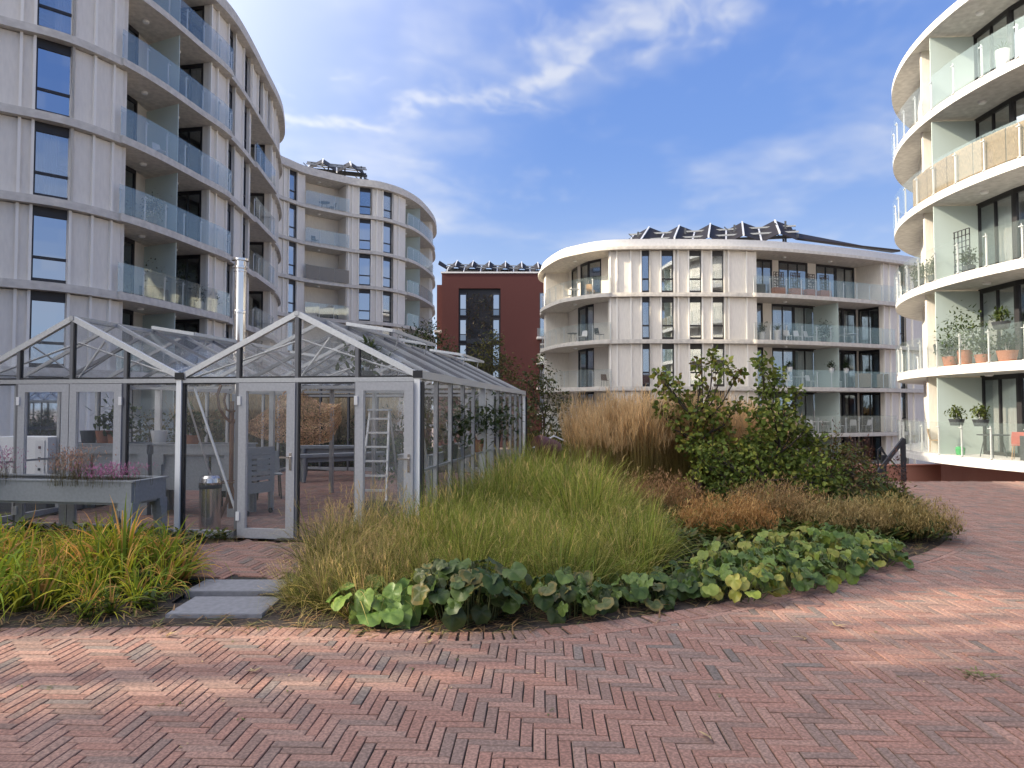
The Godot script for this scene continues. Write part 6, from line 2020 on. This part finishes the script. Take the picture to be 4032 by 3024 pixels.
func _ready() -> void:
	var cam := Camera3D.new()
	cam.name = "camera"
	add_child(cam)
	cam.position = Vector3(0, 1.68, 0)
	cam.rotation = Vector3(atan(55.5 / 1534.0), 0, 0)
	cam.fov = rad_to_deg(2.0 * atan(829.5 / 1534.0))
	cam.near = 0.05
	cam.far = 1500.0
	cam.current = true
	SUN = SUN.normalized()
	var env := Environment.new()
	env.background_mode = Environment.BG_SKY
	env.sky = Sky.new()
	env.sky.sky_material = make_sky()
	env.background_energy_multiplier = 1.0
	env.tonemap_mode = Environment.TONE_MAPPER_LINEAR
	env.tonemap_exposure = 4.5
	env.sdfgi_enabled = true
	env.ssao_enabled = true
	env.ssil_enabled = true
	var we := WorldEnvironment.new()
	we.name = "world_environment"
	we.environment = env
	add_child(we)
	var sun := DirectionalLight3D.new()
	sun.name = "sun"
	sun.light_color = Color(1.0, 0.94, 0.84)
	sun.light_energy = 0.62
	sun.light_angular_distance = 0.5
	sun.shadow_enabled = true
	add_child(sun)
	sun.look_at_from_position(SUN * 100.0, Vector3.ZERO)
	materials()
	make_post()
	build_ground()
	build_left()
	build_sun_blockers()
	build_far_left()
	build_brick()
	build_behind()
	build_centre()
	build_right()
	pv_roof("solar_canopy", "folded solar panel canopy on steel posts above the middle block", V(8.6, 12.55, 53.6), -0.30, 5, 2.45, 5.6, 0.55, 3.75, 3.2, 7.0)
	pv_roof("solar_canopy", "small folded solar canopy on the far left block's roof", V(-18.2, 21.1, 62.6), 0.25, 2, 2.5, 4.5, 0.7, 3.9, 1.8, 4.4)
	pv_roof("solar_canopy", "row of folded solar panels along the brick block's roof", V(-8.0, 18.5, 87.0), 0.0, 6, 2.05, 3.0, 0.7, 1.5, 1.2, 0.0)
	var lw := MB.new()
	lw.abox(12.0, 24.0, -2.9, -0.9, -33.0, -32.6)
	lw.abox(12.0, 24.0, -0.9, -0.83, -33.03, -32.57)
	tag(mi(self, "brick_garden_wall", lw.mesh(), M.brick_sun_tinted), "low red brick wall with sunlight put into its pale colour, below the right-hand balconies", "wall")
	build_greenhouse()
	var T := deg_to_rad(-8.67)
	planter_table("grey planter table with pink flowers standing outside the greenhouse", V(-7.6, 0.03, 8.82), T, 3.2, 0.6, 0.80, 0.24, 0.0)
	planter_table("long grey planter table with closed sides inside, behind the double door", V(-7.15, 0.05, 11.3), T, 1.5, 0.6, 1.08, 0.14, 0.55, "grey planter tables inside")
	planter_table("grey planter table with closed sides inside, beside the bin", V(-5.55, 0.05, 11.05), T, 1.35, 0.6, 1.08, 0.14, 0.55, "grey planter tables inside")
	bin(V(-4.12, 0.05, 9.75))
	coat_stand(V(-3.94, 0.05, 10.0))
	trolley(V(-3.92, 0.05, 11.1), 1.0)
	bench("garden_bench", "grey plastic bench along the middle of the greenhouse", V(-4.75, 0.05, 15.9), 0.55, 2.1, 0.62)
	bench("garden_bench", "grey plastic table farther back near the greenhouse's rear wall", V(-5.2, 0.05, 17.3), 0.1, 1.6, 0.75)
	chair("dark stool between the trolley and the bench in the greenhouse", V(-4.5, 0.05, 13.2), 0.4, M.grey_plastic, M.rubber, "greenhouse seats")
	ladder(V(-2.35, 0.05, 12.2), -0.1)
	burlap(V(-4.98, 1.06, 13.0), -0.15)
	stove(V(-4.70, 0.05, 12.2))
	tub(V(-1.92, 0.05, 9.9))
	rng.seed = 900
	for q in [["pot with trailing foliage hanging under the right gable's roof corner", -1.95, 1.98, 9.5, 0.42], ["leafy pot plant on the closed planter table behind the double door", -6.4, 1.06, 11.5, 0.5], ["small pot plant on the planter table beside the bin", -5.1, 1.06, 11.3, 0.4], ["tall pot plant by the right glass wall near the front", -0.95, 0.92, 11.0, 0.7], ["pot plant by the right glass wall in the middle", -0.6, 0.92, 12.8, 0.7], ["pot plant by the right glass wall towards the rear", -0.35, 0.92, 14.5, 0.8], ["bushy pot plant on the floor behind the ladder", -1.9, 0.05, 13.6, 1.0], ["dark leafy plant at the rear wall beyond the bench", -2.6, 0.05, 17.0, 1.3]]:
		pot_plant(q[0], V(q[1], q[2], q[3]), 0.13, 0.22, q[4], M.terracotta if rng.randf() < 0.5 else M.dark_pot, lin(0.04, 0.06, 0.02), lin(0.12, 0.14, 0.04), 910 + int(q[3] * 10))
	planter_table("long grey planter bench along the right glass wall inside", V(-1.35, 0.05, 11.9), T + PI / 2 - 0.0, 4.6, 0.55, 0.86, 0.16, 0.0)
	var crate := thing("wooden_crate", "small wooden crate under the planter table inside the greenhouse", "crate", V(-6.2, 0.05, 11.4), T)
	for k in 3:
		bx(crate, "slat", M.pale_wood, -0.25, 0.25, 0.02 + 0.1 * k, 0.09 + 0.1 * k, -0.015, 0.0)
		bx(crate, "slat", M.pale_wood, -0.25, 0.25, 0.02 + 0.1 * k, 0.09 + 0.1 * k, -0.35, -0.335)
	bx(crate, "base", M.pale_wood, -0.25, 0.25, 0.0, 0.018, -0.35, 0.0)
	for k in 3:
		var c2 := MB.new()
		c2.lathe([[0.0, 0.0], [0.10, 0.0], [0.13, 0.20], [0.12, 0.20], [0.09, 0.02], [0.0, 0.02]], 14)
		tag(mi(self, "bucket", c2.mesh(), [M.dark_pot, M.white_pot, M.terracotta][k], Transform3D(Basis(), V([-6.9, -5.75, -6.65][k], 1.14, 11.6))), ["dark grey bucket on the planter table behind the left door leaf", "white bucket at the right end of the planter table behind the doors", "clay pot standing empty on the planter table behind the doors"][k], "bucket")
	drum(V(0.85, -0.12, 17.8))
	railing(V(8.45, 0.0, 16.95))
	var ov := thing("white_cabinet", "white enamelled cabinet with a button panel at the greenhouse's left end", "cabinet", V(-7.75, 0.05, 11.2), T)
	bx(ov, "body", M.white_paint, -0.5, 0.5, 0.55, 1.2, -0.5, 0.0)
	bx(ov, "stand", M.frame_grey, -0.45, 0.45, 0.0, 0.55, -0.45, -0.05)
	bx(ov, "button_panel", M.fascia, 0.3, 0.46, 0.6, 1.15, 0.001, 0.02)
	for i in 3:
		bx(ov, "button", M.dark_red if i == 2 else M.rubber, 0.36, 0.40, 0.68 + 0.17 * i, 0.72 + 0.17 * i, 0.021, 0.03)
	garden()
	balcony_things()
